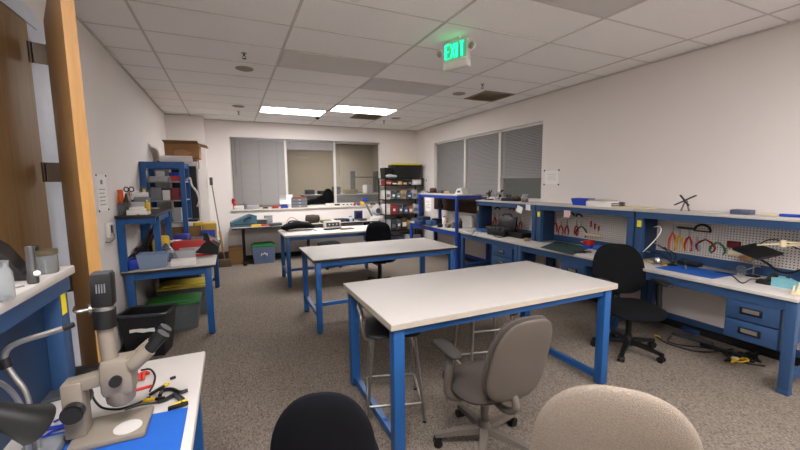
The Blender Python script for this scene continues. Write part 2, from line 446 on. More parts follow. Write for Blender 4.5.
# ------------------------------------------------------------------ ceiling fittings
LIT = emis('lit_diffuser', '#fffafc', 17)
OFF = mat('unlit_diffuser', '#cdc9c7', .35, var=.02)
def light(x0, y0, on, label, w=1.22, d=.61, lit=None):
    t = thing('ceiling_light', label, 'ceiling light', (x0+w/2, y0+d/2, CEIL))
    f = G(); a, b = w/2-.014, d/2-.010
    f.bb(-a, a, -b, -b+.022, -.012, -.0005).bb(-a, a, b-.022, b, -.012, -.0005).bb(-a, -a+.022, -b+.022, b-.022, -.012, -.0005).bb(a-.022, a, -b+.022, b-.022, -.012, -.0005)
    f.build('frame', GRID, t)
    G().bb(-a+.022, a-.022, -b+.022, b-.022, -.009, -.0005).build('diffuser', (lit or LIT) if on else OFF, t)
    return t
FAR = emis('far_diffuser', '#fffafb', 11)
light(.585, 7.215, True, 'lit white ceiling panel, the left of the two glowing near the far window', lit=FAR)
light(1.805, 6.605, True, 'lit white ceiling panel, the right of the two glowing ones', lit=FAR)
light(.585, 4.165, False, 'unlit grey ceiling panel, larger and nearer, left of the exit sign')
light(1.805, 4.775, False, 'unlit grey ceiling panel just beyond the exit sign')
light(1.805, 1.725, False, 'unlit grey ceiling panel cut by the top edge of the photo')
light(1.805, -.715, True, 'lit white ceiling panel above the beige chair, out of view', lit=emis('right_diffuser', '#fffafc', 14))
light(3.025, -1.935, True, 'lit white ceiling panel near the right wall behind the viewer')
light(-.635, -.105, True, 'lit white ceiling panel above the near left bench, out of view')
light(2.2, 10.6, True, 'dim ceiling panel in the room beyond the far window', lit=emis('dim_diffuser', '#fff6ea', 20))

VENT = mat('vent_grey', '#a3977f', .6)
def vent(x, y, s, label):
    t = thing('ceiling_vent', label, 'vent', (x, y, CEIL))
    f = G(); h = s/2
    f.bb(-h, h, -h, -h+.03, -.012, -.0005).bb(-h, h, h-.03, h, -.012, -.0005).bb(-h, -h+.03, -h+.03, h-.03, -.012, -.0005).bb(h-.03, h, -h+.03, h-.03, -.012, -.0005)
    f.build('frame', mat('vent_frame', '#8f877a', .5), t)
    s_ = G(); n = 12
    for k in range(n): s_.box((0, -h+.05+(s-.1)*k/(n-1), -.008), (s-.06, .03, .002), rx=math.radians(35))
    s_.build('louvres', VENT, t)
    G().bb(-h+.03, h-.03, -h+.03, h-.03, -.002, -.0005).build('duct_mouth', mat('duct_brown','#877c69',.7), t)
vent(3.94, 5.08, .58, 'dark square return air vent near the right wall')
vent(2.70, 7.52, .58, 'dark return air vent behind the right lit ceiling panel')
SPK = mat('speaker_grille', '#958d84', .7)
def speaker(x, y, label, r=.105):
    t = thing('ceiling_speaker', label, 'speaker', (x, y, CEIL))
    G().lathe([(r, -.0005), (r, -.006), (r*.9, -.010), (r*.86, -.006), (r*.86, -.0005)], n=28).build('rim', mat('speaker_rim', '#a9a198', .6), t)
    G().lathe([(r*.85, -.0055), (r*.6, -.008), (.01, -.009), (.001, -.009)], n=28).build('grille', SPK, t)
P = az(244.5, 68.5, CEIL); speaker(P.x, P.y, 'round grey ceiling speaker grille at left, the nearer one')
P = az(238.5, 106, CEIL); speaker(P.x, P.y, 'round grey ceiling speaker grille left of the lit panels')
P = az(459, 93.5, CEIL); speaker(P.x, P.y, 'round grey ceiling speaker grille beside the dark square vent')
P = az(396, 118, CEIL); speaker(P.x, P.y, 'round grey ceiling speaker grille right of the lit panels')
def sprinkler(px, py, label):
    P = az(px, py, CEIL)
    t = thing('fire_sprinkler', label, 'sprinkler', P)
    G().lathe([(.03, -.0005), (.028, -.006), (.012, -.008), (.012, -.0005)], n=16).build('escutcheon', STEEL, t)
    h = G().cyl((0, 0, -.008), (0, 0, -.032), .009).tube([(-.009, 0, -.03), (-.017, 0, -.042), (-.004, 0, -.056)], .003).tube([(.009, 0, -.03), (.017, 0, -.042), (.004, 0, -.056)], .003)
    h.cyl((0, 0, -.056), (0, 0, -.060), .02)
    h.build('deflector', mat('sprinkler_bronze', '#3a342d', .45, metal=.6), t)
sprinkler(244, 53, 'small dark fire sprinkler above the nearer left speaker grille')
sprinkler(238.5, 111.5, 'small dark fire sprinkler by the far wall at left')
sprinkler(482.5, 84, 'small dark fire sprinkler beside the exit sign')
sprinkler(384, 120.5, 'small dark fire sprinkler by the far wall at right')
P = az(317.5, 117, CEIL)
t = thing('ceiling_sensor', 'small black dome sensor on the ceiling by the left lit panel', 'sensor', P)
G().cyl((0, 0, -.0005), (0, 0, -.015), .05).build('base', WHITEP, t)
G().sph((0, 0, -.015), .042, (1, 1, .9)).build('dome', BLACK, t)

# exit sign hung from the ceiling
t = thing('exit_sign', 'green lit exit sign with two lamp heads hanging from the ceiling', 'exit sign', (2.10, 3.22, 2.815), math.radians(-66))
G().bb(-.14, .14, -.03, .03, .06, .262, .008).build('housing', WHITEP, t)
G().bb(-.14, .14, -.036, .036, -.0, .062, .006).build('battery_box', WHITEP, t)
G().bb(-.06, .06, -.03, .03, .262, .30, .004).build('canopy', WHITEP, t)
G().bb(-.125, .125, -.0345, -.0301, .085, .245).build('face', emis('exit_glow_pale', '#4fb080', .12), t)
GREEN = emis('exit_green', '#10d880', 1.7)
def strokes(ch, x0, z0, w, h, th):
    S = []
    if ch == 'E': S = [((0, 0), (0, h)), ((0, 0), (w, 0)), ((0, h/2), (w*.85, h/2)), ((0, h), (w, h))]
    if ch == 'X': S = [((0, 0), (w, h)), ((0, h), (w, 0))]
    if ch == 'I': S = [((w/2, 0), (w/2, h))]
    if ch == 'T': S = [((0, h), (w, h)), ((w/2, 0), (w/2, h))]
    return [((x0+a[0], z0+a[1]), (x0+b[0], z0+b[1])) for a, b in S]
lt = G()
for ch, x in (('E', -.105), ('X', -.045), ('I', .012), ('T', .058)):
    for a, b in strokes(ch, x, .100, .044 if ch != 'I' else .02, .13, .012):
        lt.bar((a[0], -.037, a[1]), (b[0], -.037, b[1]), .016, .004)
lt.build('letters', GREEN, t)
for s_ in (-1, 1):
    lamp = G().cyl((s_*.14, -.0, .17), (s_*.16, -.0, .17), .015).lathe([(.02, 0), (.042, .03), (.045, .05), (.04, .052)], n=20, mtx=Matrix.Translation((s_*.18, .02, .17)) @ Matrix.Rotation(PI/2, 4, 'X')).build('lamp_head', WHITEP, t)
    G().sph((s_*.18, -.028, .17), .034, (1, .35, 1)).build('lens', CHROME, lamp)

# world and colour management
w = bpy.data.worlds.new('night'); SC.world = w; w.use_nodes = True
w.node_tree.nodes['Background'].inputs[0].default_value = (.035, .033, .03, 1)
w.node_tree.nodes['Background'].inputs[1].default_value = 1
SC.view_settings.view_transform = 'Standard'; SC.view_settings.look = 'None'
SC.view_settings.gamma = 1; SC.view_settings.use_curve_mapping = False
SC.view_settings.exposure = 1.78
# ------------------------------------------------------------------ worktables in the middle of the room
def table(label, x0, x1, y0, y1, h, top_t, edge, leg=.062, low_z=.16, long_bar=None, ends=(0, 1)):
    w, d = x1-x0, y1-y0
    t = thing('work_table', label, 'table', ((x0+x1)/2, (y0+y1)/2, 0))
    G().bb(-w/2, w/2, -d/2, d/2, h-top_t*.35, h, .004).build('tabletop', LAMI, t)
    G().bb(-w/2+.001, w/2-.001, -d/2+.001, d/2-.001, h-top_t, h-top_t*.35).build('edge_band', edge, t)
    i = .03; ex, ey = w/2-i-leg/2, d/2-i-leg/2; zt = h-top_t
    for sx in (-1, 1):
        for sy in (-1, 1):
            l = G().bb(sx*ex-leg/2, sx*ex+leg/2, sy*ey-leg/2, sy*ey+leg/2, .012, zt, .004)
            lo = l.build('leg', BLUE_TABLE, t)
            G().cyl((sx*ex, sy*ey, 0), (sx*ex, sy*ey, .012), .022).build('foot', BLACK, lo)
    a = .06
    for sy in (-1, 1): G().bb(-ex+leg/2, ex-leg/2, sy*ey-.015, sy*ey+.015, zt-a, zt).build('apron', BLUE_TABLE, t)
    for sx in (-1, 1): G().bb(sx*ex-.015, sx*ex+.015, -ey+leg/2, ey-leg/2, zt-a, zt).build('apron', BLUE_TABLE, t)
    for sx in (-1, 1): G().bb(sx*ex-.02, sx*ex+.02, -ey+leg/2, ey-leg/2, low_z-.02, low_z+.03).build('end_rail', BLUE_TABLE, t)
    if long_bar: G().bb(-ex+.02, ex-.02, -.02, .02, long_bar-.02, long_bar+.025).build('long_rail', BLUE_TABLE, t)
    return t
table('large white-topped blue worktable nearest the viewer with cream edge', .82, 2.822, 1.935, 2.955, .875, .042, LAMI_EDGE, .072, .06)
table('white-topped blue worktable with black edge in the middle of the room', .795, 2.68, 4.05, 4.985, .87, .034, DARK_EDGE, .062, .20, .20)
table('white-topped blue table before the far window carrying a black case', .77, 2.50, 6.20, 7.06, .87, .03, LAMI_EDGE, .06, .20, .20)

# ------------------------------------------------------------------ benches and shelves along the right wall
BH = .79
def bench(label, y0, y1, blue, x0=3.905, x1=4.64, h=BH, drawers=(), mid=None):
    t = thing('workbench', label, 'workbench', ((x0+x1)/2, (y0+y1)/2, 0))
    P = dict(parent=t, world=True)
    G().bb(x0-.01, x1, y0+.004, y1-.004, h-.03, h, .006).build('worktop', LAMI, **P)
    for y in (y0+.04, y1-.04):
        for x in (x0+.035, x1-.04):
            l = G().bb(x-.03, x+.03, y-.035, y+.035, .035, h-.03, .004).build('leg', blue, **P)
            G().bb(x-.034, x+.034, y-.039, y+.039, 0, .035, .004).build('foot', blue, l, world=True)
        G().bb(x0+.065, x1-.07, y-.02, y+.02, .10, .16).build('side_rail', blue, **P)
        G().bb(x0+.065, x1-.07, y-.02, y+.02, h-.12, h-.03).build('top_rail', blue, **P)
    G().bb(x0+.012, x0+.042, y0+.075, y1-.075, h-.115, h-.03).build('front_rail', blue, **P)
    G().bb(x1-.05, x1-.02, y0+.075, y1-.075, .10, .16).build('rear_rail', blue, **P)
    for (a, b, n, z0, z1) in drawers:
        u = G().bb(x0+.045, x0+.5, a, b, z0, z1).build('drawer_case', blue, **P)
        hh = (z1-z0)/n
        for k in range(n):
            d = G().bb(x0+.018, x0+.044, a+.008, b-.008, z0+k*hh+.006, z0+(k+1)*hh-.006, .004).build('drawer', blue, **P)
            yc, zc = (a+b)/2, z0+(k+.52)*hh
            G().bb(x0+.008, x0+.018, yc-.075, yc+.075, zc-.03, zc+.03, .004).build('handle', BLACK, d, world=True)
            G().bb(x0+.005, x0+.0085, yc-.055, yc+.055, zc-.012, zc+.02).build('label_plate', mat('label_grey', '#6d6a66', .5), d, world=True)
    return t
bench('nearest right-wall workbench with two blue drawers and a blue mat', 1.235, 2.765, BLUE, drawers=[(1.33, 1.70, 2, .33, .68)])
bench('middle right-wall workbench behind the black task chair with green mat', 2.765, 4.295, BLUE, drawers=[(3.12, 3.50, 1, .46, .68)])
bench('right-wall workbench under the window holding a black cable case', 4.295, 5.825, BLUE, drawers=[(4.42, 4.93, 2, .33, .68)])

def hutch(label, y0, y1, top=1.375, xf=4.25, xb=4.64):
    t = thing('bench_hutch', label, 'bench hutch', (xb-.02, (y0+y1)/2, BH))
    P = dict(parent=t, world=True)
    G().bb(xf-.012, xb, y0, y1, top-.025, top, .004).build('shelf', LAMI, **P)
    G().bb(xf, xf+.03, y0+.01, y1-.01, top-.095, top-.025).build('front_rail', BLUE, **P)
    for y, sgn in ((y0+.045, 1), (y1-.045, -1)):
        G().bb(xf+.01, xf+.07, y-.04, y+.04, BH+.001, top-.025, .003).build('upright', BLUE, **P)
        G().bb(xf+.07, xb-.05, y-.008, y+.008, BH+.001, top-.025).build('side_panel', NAVY, **P)
    G().bb(xb-.045, xb-.035, y0+.05, y1-.05, BH+.095, top-.04).build('pegboard', PEG, **P)
    G().bb(xb-.06, xb-.034, y0+.05, y1-.05, BH+.001, BH+.095).build('rear_rail', BLUE, **P)
    G().bb(xb-.06, xb-.034, y0+.05, y1-.05, top-.06, top-.025).build('rear_rail', BLUE, **P)
    G().bb(xf+.0085, xf+.0098, y1-.075, y1-.025, top-.20, top-.125).build('yellow_tag', YELLOW, **P)
    return t
hutch('blue hutch with white shelf and tool pegboard on the nearest right bench', 1.0, 2.76)
hutch('blue hutch with white shelf and tool pegboard behind the black chair', 2.77, 4.29)
hutch('blue hutch with tool pegboard standing below the right-hand window', 4.30, 5.82)

# bright blue bench with open shelf frame beyond
t = bench('bright blue bench with an open shelf frame at the far end of the right wall', 5.84, 8.0, BLUE_BRIGHT, x0=3.90)
P = dict(parent=t, world=True)
G().bb(3.86, 4.42, 5.86, 7.42, 1.455, 1.48, .003).build('shelf', LAMI, **P)
G().bb(3.865, 3.895, 5.87, 7.41, 1.395, 1.455).build('front_rail', BLUE_BRIGHT, **P)
G().bb(4.385, 4.415, 5.87, 7.41, 1.395, 1.455).build('rear_rail', BLUE_BRIGHT, **P)
for y in (5.89, 7.38):
    G().bb(3.87, 4.41, y-.015, y+.015, 1.395, 1.455).build('end_rail', BLUE_BRIGHT, **P)
G().bb(3.845, 3.89, 5.866, 5.914, 0, 1.455).build('post', BLUE_BRIGHT, **P)
G().bb(3.835, 3.89, 7.36, 7.40, BH+.001, 1.455).build('post', BLUE_BRIGHT, **P)
for y in (5.89, 7.38): G().bb(4.36, 4.415, y-.028, y+.028, BH+.001, 1.455).build('post', BLUE_BRIGHT, **P)

# ------------------------------------------------------------------ left wall bench
t = thing('workbench', 'cluttered blue-legged bench along the left wall', 'workbench', (-.63, 5.6, 0))
P = dict(parent=t, world=True)
LB = .82
G().bb(-1.06, -.19, 4.59, 6.86, LB-.012, LB, .003).build('worktop', LAMI, **P)
G().bb(-1.06, -.191, 4.591, 6.86, LB-.034, LB-.012).build('edge_band', DARK_EDGE, **P)
for y in (4.66, 6.79):
    for x in (-1.0, -.27):
        l = G().bb(x-.035, x+.035, y-.03, y+.03, .012, LB-.034, .004).build('leg', BLUE_TABLE, **P)
        G().cyl((x, y, 0), (x, y, .012), .025).build('foot', BLACK, l, world=True)
    G().bb(-.965, -.305, y-.015, y+.015, LB-.11, LB-.034).build('apron', BLUE_TABLE, **P)
for x in (-1.0, -.27): G().bb(x-.015, x+.015, 4.69, 6.76, LB-.10, LB-.034).build('apron', BLUE_TABLE, **P)
G().bb(-1.0, -.30, 6.77, 6.80, .12, .17).build('end_rail', BLUE_TABLE, **P)

t = thing('riser_shelf', 'blue riser shelf with dark top at the near end of the left bench', 'shelf', (-.89, 5.0, LB))
P = dict(parent=t, world=True)
G().bb(-1.067, -.715, 4.57, 5.75, 1.37, 1.40, .003).build('shelf', mat('dark_brown_top', '#2b2622', .5), **P)
for x, y in ((-1.032, 4.62), (-.755, 4.84), (-1.032, 5.70), (-.755, 5.70)): G().bb(x-.032, x+.032, y-.025, y+.025, LB+.001, 1.37).build('post', BLUE_TABLE, **P)
G().bb(-1.0, -.725, 4.60, 4.63, 1.31, 1.37).build('end_rail', BLUE_TABLE, **P)
G().bb(-1.0, -.785, 5.685, 5.715, 1.29, 1.37).build('end_rail', BLUE_TABLE, **P)
for x in (-1.032, -.755): G().bb(x-.012, x+.012, 4.645 if x < -1 else 4.865, 5.675, 1.30, 1.37).build('rail', BLUE_TABLE, **P)

t = thing('storage_rack', 'tall blue rack filled with boxes beyond the riser shelf on the left', 'rack', (-.8, 6.35, LB))
P = dict(parent=t, world=True)
for y in (5.94, 6.58):
    for x in (-1.03, -.58): G().bb(x-.03, x+.03, y-.03, y+.03, LB+.001, 2.02).build('post', BLUE_TABLE, **P)
    G().bb(-1.0, -.61, y-.02, y+.02, 1.94, 2.02).build('top_rail', BLUE_TABLE, **P)
for x in (-1.03, -.58): G().bb(x-.02, x+.02, 5.97, 6.55, 1.95, 2.02).build('side_rail', BLUE_TABLE, **P)
for z in (1.20, 1.50, 1.76): G().bb(-1.05, -.56, 5.92, 6.60, z-.015, z).build('shelf', mat('shelf_grey', '#8b8f94', .5), **P)

# ------------------------------------------------------------------ bench below the far window
t = thing('window_bench', 'long white bench running below the far window', 'workbench', (1.6, 8.65, 0))
P = dict(parent=t, world=True)
WBH = .82
G().bb(.0, 3.25, 8.30, 9.035, WBH-.012, WBH, .003).build('worktop', LAMI, **P)
G().bb(.001, 3.249, 8.301, 9.034, WBH-.04, WBH-.012).build('edge_band', DARK_EDGE, **P)
for x in (.22, 1.6, 3.0):
    G().bb(x-.03, x+.03, 8.62, 8.68, .05, WBH-.04).build('leg', BLACK, **P)
    G().bb(x-.035, x+.035, 8.36, 9.0, .0, .05).build('foot_bar', BLACK, **P)
    G().bb(x-.03, x+.03, 8.36, 9.0, WBH-.08, WBH-.04).build('bracket', BLACK, **P)
struct(G().bb(BX0-.05, BX1+.05, WB-.05, WB+.05, BZ0-.025, BZ0+.001, .004).build('trim_5', BAND))

# ------------------------------------------------------------------ near left bench with its hutch
NB = .87
t = thing('workbench', 'white-topped bench at the near left carrying the microscope', 'workbench', (-.62, .9, 0))
P = dict(parent=t, world=True)
G().bb(-1.055, -.155, -.4, 2.045, NB-.035, NB, .008).build('worktop', LAMI, **P)
for y in (-.3, 1.95):
    for x in (-1.0, -.22):
        G().bb(x-.035, x+.035, y-.035, y+.035, 0, NB-.035).build('leg', BLUE_TABLE, **P)
    G().bb(-.96, -.26, y-.02, y+.02, NB-.12, NB-.035).build('apron', BLUE_TABLE, **P)
G().bb(-.24, -.21, -.26, 1.91, NB-.11, NB-.035).build('front_rail', BLUE_TABLE, **P)
t = thing('bench_hutch', 'dark blue hutch with white shelf on the near left bench by the door', 'bench hutch', (-.84, .8, NB))
P = dict(parent=t, world=True)
HT = 1.37
G().bb(-1.06, -.615, -.3, 1.985, HT-.035, HT, .006).build('shelf', LAMI, **P)
G().bb(-.665, -.635, -.29, 1.975, HT-.10, HT-.035).build('front_rail', BLUE, **P)
G().bb(-.70, -.645, 1.885, 1.97, NB+.001, HT-.035, .003).build('upright', BLUE, **P)
G().bb(-1.05, -.70, 1.955, 1.97, NB+.001, HT-.035).build('side_panel', NAVY, **P)
G().bb(-.70, -.645, -.28, -.2, NB+.001, HT-.035, .003).build('upright', BLUE, **P)
G().bb(-.72, -.70, -.28, 1.955, NB+.001, HT-.035).build('back_panel', NAVY, **P)
G().bb(-.6448, -.6436, 1.90, 1.945, 1.18, 1.27).build('yellow_tag', YELLOW, **P)

# ------------------------------------------------------------------ seats
def caster_base(t, R, h, m, n=5, a0=0, col_top=.40):
    for k in range(n):
        a = a0+2*PI*k/n; c, s_ = math.cos(a), math.sin(a)
        lg = G()
        bm = bmesh.new()
        secs = []
        for u, w, zt, zb in ((.02, .030, h+.045, h-.0), (.5, .026, h+.03, h-.005), (1, .020, h+.002, h-.02)):
            r = R*u
            secs.append([bm.verts.new((c*r-s_*q*w, s_*r+c*q*w, z)) for q, z in ((-1, zb), (1, zb), (.8, zt), (-.8, zt))])
        for A, B in zip(secs, secs[1:]):
            for i in range(4): bm.faces.new((A[i], A[(i+1) % 4], B[(i+1) % 4], B[i]))
        bm.faces.new(secs[0][::-1]); bm.faces.new(secs[-1])
        bmesh.ops.recalc_face_normals(bm, faces=bm.faces)
        lg._merge(bm)
        lo = lg.build('base_leg', m, t)
        cs = G(); x, y = c*R, s_*R
        cs.cyl((x, y, h-.018), (x, y, .04), .011)
        for q in (-1, 1): cs.cyl((x-s_*q*.008-c*.015, y+c*q*.008-s_*.015, .029), (x-s_*q*.028-c*.015, y+c*q*.028-s_*.015, .029), .029, n=18)
        cs.build('caster', BLACK, lo)
    G().cyl((0, 0, h-.01), (0, 0, h+.09), .045, .036, n=20).cyl((0, 0, h+.09), (0, 0, col_top-.06), .027).cyl((0, 0, col_top-.12), (0, 0, col_top), .020).build('column', m if m is not BLACK else BLACK, t)

def task_chair(label, fab, plast, base_m, seat=(.50, .47), seat_h=.47, back=(.46, .50), back_z=.82, arms=True, wt=.9, lean=.10, shell=None, backe=2.6, group=None, curve=.45, a0=.3, thick=1):
    """faces local +y"""
    t = thing('task_chair', label, 'chair', (0, 0, 0))
    caster_base(t, .32, .085, base_m, a0=a0, col_top=seat_h-.09)
    G().bb(-.11, .11, -.12, .13, seat_h-.105, seat_h-.065, .015).build('seat_mechanism', BLACK if plast is BLACK else plast, t)
    G().pad(supel(seat[0], seat[1], 44, 3.2, .95), .055, .055, lambda u, v, w: (u, v+.02, seat_h-.02+w*(1 if w > 0 else .7)-(.03*max(0, (v-.12)/.12)**2))).build('seat', fab, t)
    def bf(u, v, w, off=0):
        y = -.245-lean*(v/back[1]+.5)*1.0+curve*u*u-w+off + .10*(v+.08)**2*(-1 if v > 0 else .6)
        return (u, y, back_z+v)
    G().pad(supel(back[0], back[1], 48, backe, wt), .03*thick, .035*thick, lambda u, v, w: bf(u, v, -w), rings=9, p=2.6 if thick == 1 else 2.1).build('backrest', fab, t)
    if shell:
        G().pad(supel(back[0]*.97, back[1]*.97, 48, backe, wt), .014, .02, lambda u, v, w: bf(u, v, -w, -.038), rings=8).build('back_shell', shell, t)
    zb = back_z-back[1]/2
    G().tube([(0, -.06, seat_h-.085), (0, -.2, seat_h-.09), (0, -.30, seat_h-.03), (0, -.275 if shell else -.325, zb+.06)] + ([] if shell else [(0, -.345, zb+.18)]), .022, n=10).build('back_support', plast, t)
    if arms:
        for q in (-1, 1):
            x = q*.27
            a = G().tube([(q*.10, .0, seat_h-.085), (q*.2, .0, seat_h-.085), (x, .0, seat_h-.03), (x, -.01, seat_h+.10), (x, -.01, seat_h+.235)], lambda u: .022+.008*u, n=10).build('arm_post', plast, t)
            G().pad(supel(.10, .28, 28, 2.8), .024, .018, lambda u, v, w, x=x: (x+u, v+.02, seat_h+.25+w-.5*v*v)).build('arm_pad', BLACK if plast is BLACK else mat('arm_dark', '#3a3734', .6), a)
    return t
c = task_chair('black task chair with armrests rolled up to the right-wall bench', BLACKF, BLACK, BLACK, seat=(.56, .52), back=(.58, .52), back_z=.775, a0=.95, wt=.84, backe=2.8)
place(c, (3.565, 2.31, 0), math.atan2(-.88, -.50)-PI/2, c['label'])
c = task_chair('taupe office chair pushed towards the nearest worktable', GRAYF, GRAYP, GRAYP, seat=(.50, .48), seat_h=.45, back=(.43, .54), back_z=.725, wt=.88, shell=GRAYP, backe=3.0, curve=.55, lean=.13)
place(c, (1.425, 1.83, 0), math.radians(-3), c['label'])
c = task_chair('black office chair tucked behind the middle worktable', NAVYF, BLACK, BLACK, seat=(.52, .48), seat_h=.50, back=(.47, .42), back_z=.83, wt=.86, backe=3.2)
place(c, (2.20, 5.66, 0), math.radians(160), c['label'])
c = task_chair('beige fabric chair back in the bottom right foreground', BEIGEF, BLACK, BLACK, seat=(.52, .50), seat_h=.48, back=(.61, .56), back_z=.765, wt=.74, backe=2.5, curve=.22, arms=False, thick=1.7)
BEIGE_CHAIR = place(c, (1.36, .975, 0), math.radians(-46), c['label'])
c = task_chair('black fabric chair back in the bottom foreground left of centre', NAVYF, BLACK, BLACK, seat=(.48, .46), seat_h=.46, back=(.44, .50), back_z=.76, wt=.70, backe=2.4, arms=False)
BLACK_CHAIR = place(c, (.335, 1.515, 0), math.radians(-16), c['label'])
# backless black swivel seat below the far table
t = thing('swivel_stool', 'black swivel stool under the far table', 'stool', (1.80, 7.45, 0))
caster_base(t, .27, .08, BLACK, a0=.5, col_top=.42)
G().pad(supel(.46, .44, 36, 3), .04, .05, lambda u, v, w: (u, v, .475+w)).build('seat', BLACKF, t)

def bar_stool(label):
    t = thing('bar_stool', label, 'stool', (0, 0, 0))
    H = .66; w = .19
    G().pad(supel(.42, .40, 40, 5), .022, .03, lambda u, v, s_: (u, v, H-.02+s_)).build('seat', mat('black_vinyl', '#17171a', .5), t)
    r = .0105
    def leg(q, p):
        top = (q*.165, p*.15, H-.05); bot = (q*.215, p*.205, .012)
        lo = G().cyl(top, bot, r, n=12).build('leg', CHROME, t)
        G().cyl((bot[0], bot[1], 0), bot, .014).build('foot_cap', BLACK, lo)
    for q in (-1, 1):
        for p in (-1, 1): leg(q, p)
    def at(q, p, z): k = (H-.05-z)/(H-.062); return (q*(.165+.05*k), p*(.15+.055*k), z)
    for z, sides in ((.14, 'all'), (.50, 'x')):
        prs = [((-1, 1), (1, 1)), ((-1, -1), (1, -1))]
        if sides == 'all': prs += [((-1, -1), (-1, 1)), ((1, -1), (1, 1))]
        for a_, b_ in prs: G().cyl(at(*a_, z), at(*b_, z), r*.85, n=10).build('footrest' if z < .4 else 'stretcher', CHROME, t)
    G().tube([(-.165, -.15, H-.05), (-.19, -.21, H-.02), (-.185, -.225, H+.06), (-.15, -.235, H+.135), (0, -.25, H+.14), (.15, -.235, H+.135), (.185, -.225, H+.06), (.19, -.21, H-.02), (.165, -.15, H-.05)], r, n=10).build('back_rail', CHROME, t)
    return t
s1 = bar_stool('black-seated chrome stool under the left end of the nearest table')
place(s1, (1.05, 2.46, 0), math.radians(-108), s1['label'])
s2 = copy_tree(s1)
place(s2, (1.93, 2.50, 0), math.radians(-12), 'black-seated chrome stool behind the taupe office chair')
# ------------------------------------------------------------------ small-object helpers
def fr(px, py, z, depth=0, xmax=4.46):
    """a spot on a worktop or a shelf, a little way in from where a line of sight meets it"""
    if z > 1.2 and z < 1.45: p = ax(px, py, 4.42); return Vector((p.x, p.y, z))
    if z >= 1.45: p = ax(px, py, 4.13); return Vector((p.x, p.y, z))
    p = az(px, py, z); d = ray(px, py); d.z = 0; d.normalize(); p = p+d*depth
    if p.x > xmax: q = ax(px, py, xmax); p = Vector((xmax, q.y, z))
    return p
def block(name, label, cat, c, size, m, rz=0, bev=.004, group=None, world_z0=True):
    """a plain slab-like thing resting at c (z of its underside)"""
    o = G().bb(-size[0]/2, size[0]/2, -size[1]/2, size[1]/2, 0, size[2], bev).build(name, m, origin=(0, 0, 0))
    o.location = c; o.rotation_euler = (0, 0, rz)
    return tag(o, label, cat, group)
def part(name, m, t, x0, x1, y0, y1, z0, z1, bev=.003):
    return G().bb(x0, x1, y0, y1, z0, z1, bev).build(name, m, t)
def open_bin(name, label, cat, c, w, d, h, m, rz=0, taper=.9, wall=.004, lip=.008, group=None):
    t = thing(name, label, cat, c, rz, group)
    bm = bmesh.new()
    def ring(sx, sy, z): return [bm.verts.new((a*sx/2, b*sy/2, z)) for a, b in ((-1, -1), (1, -1), (1, 1), (-1, 1))]
    R = [ring(w*taper, d*taper, 0), ring(w, d, h), ring(w+2*lip, d+2*lip, h), ring(w+2*lip, d+2*lip, h-.012), ]
    I = [ring(w-2*wall, d-2*wall, h), ring(w*taper-2*wall, d*taper-2*wall, wall)]
    def q(a, b):
        for k in range(4): bm.faces.new((a[k], a[(k+1) % 4], b[(k+1) % 4], b[k]))
    bm.faces.new(R[0][::-1]); q(R[0], R[3]); q(R[3], R[2]); q(R[2], I[0]); q(I[0], I[1]); bm.faces.new(I[1])
    for v in R[1]: bm.verts.remove(v)
    bmesh.ops.recalc_face_normals(bm, faces=bm.faces)
    g = G(); g._merge(bm); g.build('tub', m, t, sharp=30)
    return t
def tote(name, label, c, w, d, h, m, lid, rz=0, lh=.035):
    t = open_bin(name, label, 'storage box', c, w, d, h, m, rz)
    l = G().bb(-w/2-.012, w/2+.012, -d/2-.012, d/2+.012, h+.001, h+lh*.6, .006).bb(-w*.42, w*.42, -d*.40, d*.40, h+lh*.5, h+lh, .008)
    l.build('lid', lid, t)
    return t
def drawer_box(name, label, c, w, d, h, n, m, mdraw, rz=0, cols=1):
    """small organiser with drawers on its local -y face"""
    t = thing(name, label, 'organiser', c, rz)
    G().bb(-w/2, w/2, -d/2+.004, d/2, 0, h, .003).build('case', m, t)
    for k in range(n):
        for q in range(cols):
            x0 = -w/2+w/cols*q+.006; x1 = -w/2+w/cols*(q+1)-.006
            dr = G().bb(x0, x1, -d/2-.006, -d/2+.003, h/n*k+.006, h/n*(k+1)-.006, .002).build('drawer', mdraw, t)
            G().bb((x0+x1)/2-.022, (x0+x1)/2+.022, -d/2-.016, -d/2-.007, h/n*(k+.5)-.006, h/n*(k+.5)+.006, .002).build('pull', WHITEP, dr)
    return t
def bottle(name, label, c, r, h, m, cap, capm=None):
    t = thing(name, label, 'bottle', c)
    G().lathe([(r*.9, 0), (r, .006), (r, h*.66), (r*.8, h*.76), (r*.36, h*.84), (r*.36, h*.9)], n=20).build('body', m, t)
    G().cyl((0, 0, h*.88), (0, 0, h), r*.45, r*.4).build('cap', cap, t)
    return t
def cord(label, pts, r=.004, m=None, name='cable', cat='cable', group=None):
    o = G().tube(pts, r, n=7).build(name, m or BLACK)
    return tag(o, label, cat, group)
def pliers(label, p, face, hm, L=.15, open_=.16, name='pliers', group=None, cat='pliers'):
    """hangs jaws up against a board; face = 'x' board normal -x"""
    L *= 1.25
    t = thing(name, label, cat, p, 0, group)
    G().cyl((-.006, 0, 0), (.004, 0, 0), .011, n=14).build('pivot', STEEL, t)
    for s in (-1, 1):
        j = G().prism([(0, -.008), (0, .008), (.006*s, .010), (.002*s, L*.33), (0, L*.33)] if s > 0 else [(0, .008), (0, -.008), (-.006, .01), (-.002, L*.33), (0, L*.33)], -.004, .004, Matrix(((0, 0, 1, 0), (1, 0, 0, 0), (0, 1, 0, 0), (0, 0, 0, 1))))
        j.build('jaw', STEEL, t)
        G().tube([(0, 0, -.004), (0, s*L*open_*.8, -L*.2), (0, s*L*open_*1.2, -L*.45), (0, s*L*open_*.9, -L*.68)], lambda u: .0072+.0042*math.sin(PI*min(1, u*1.1)), n=8).build('handle', hm, t)
    return t
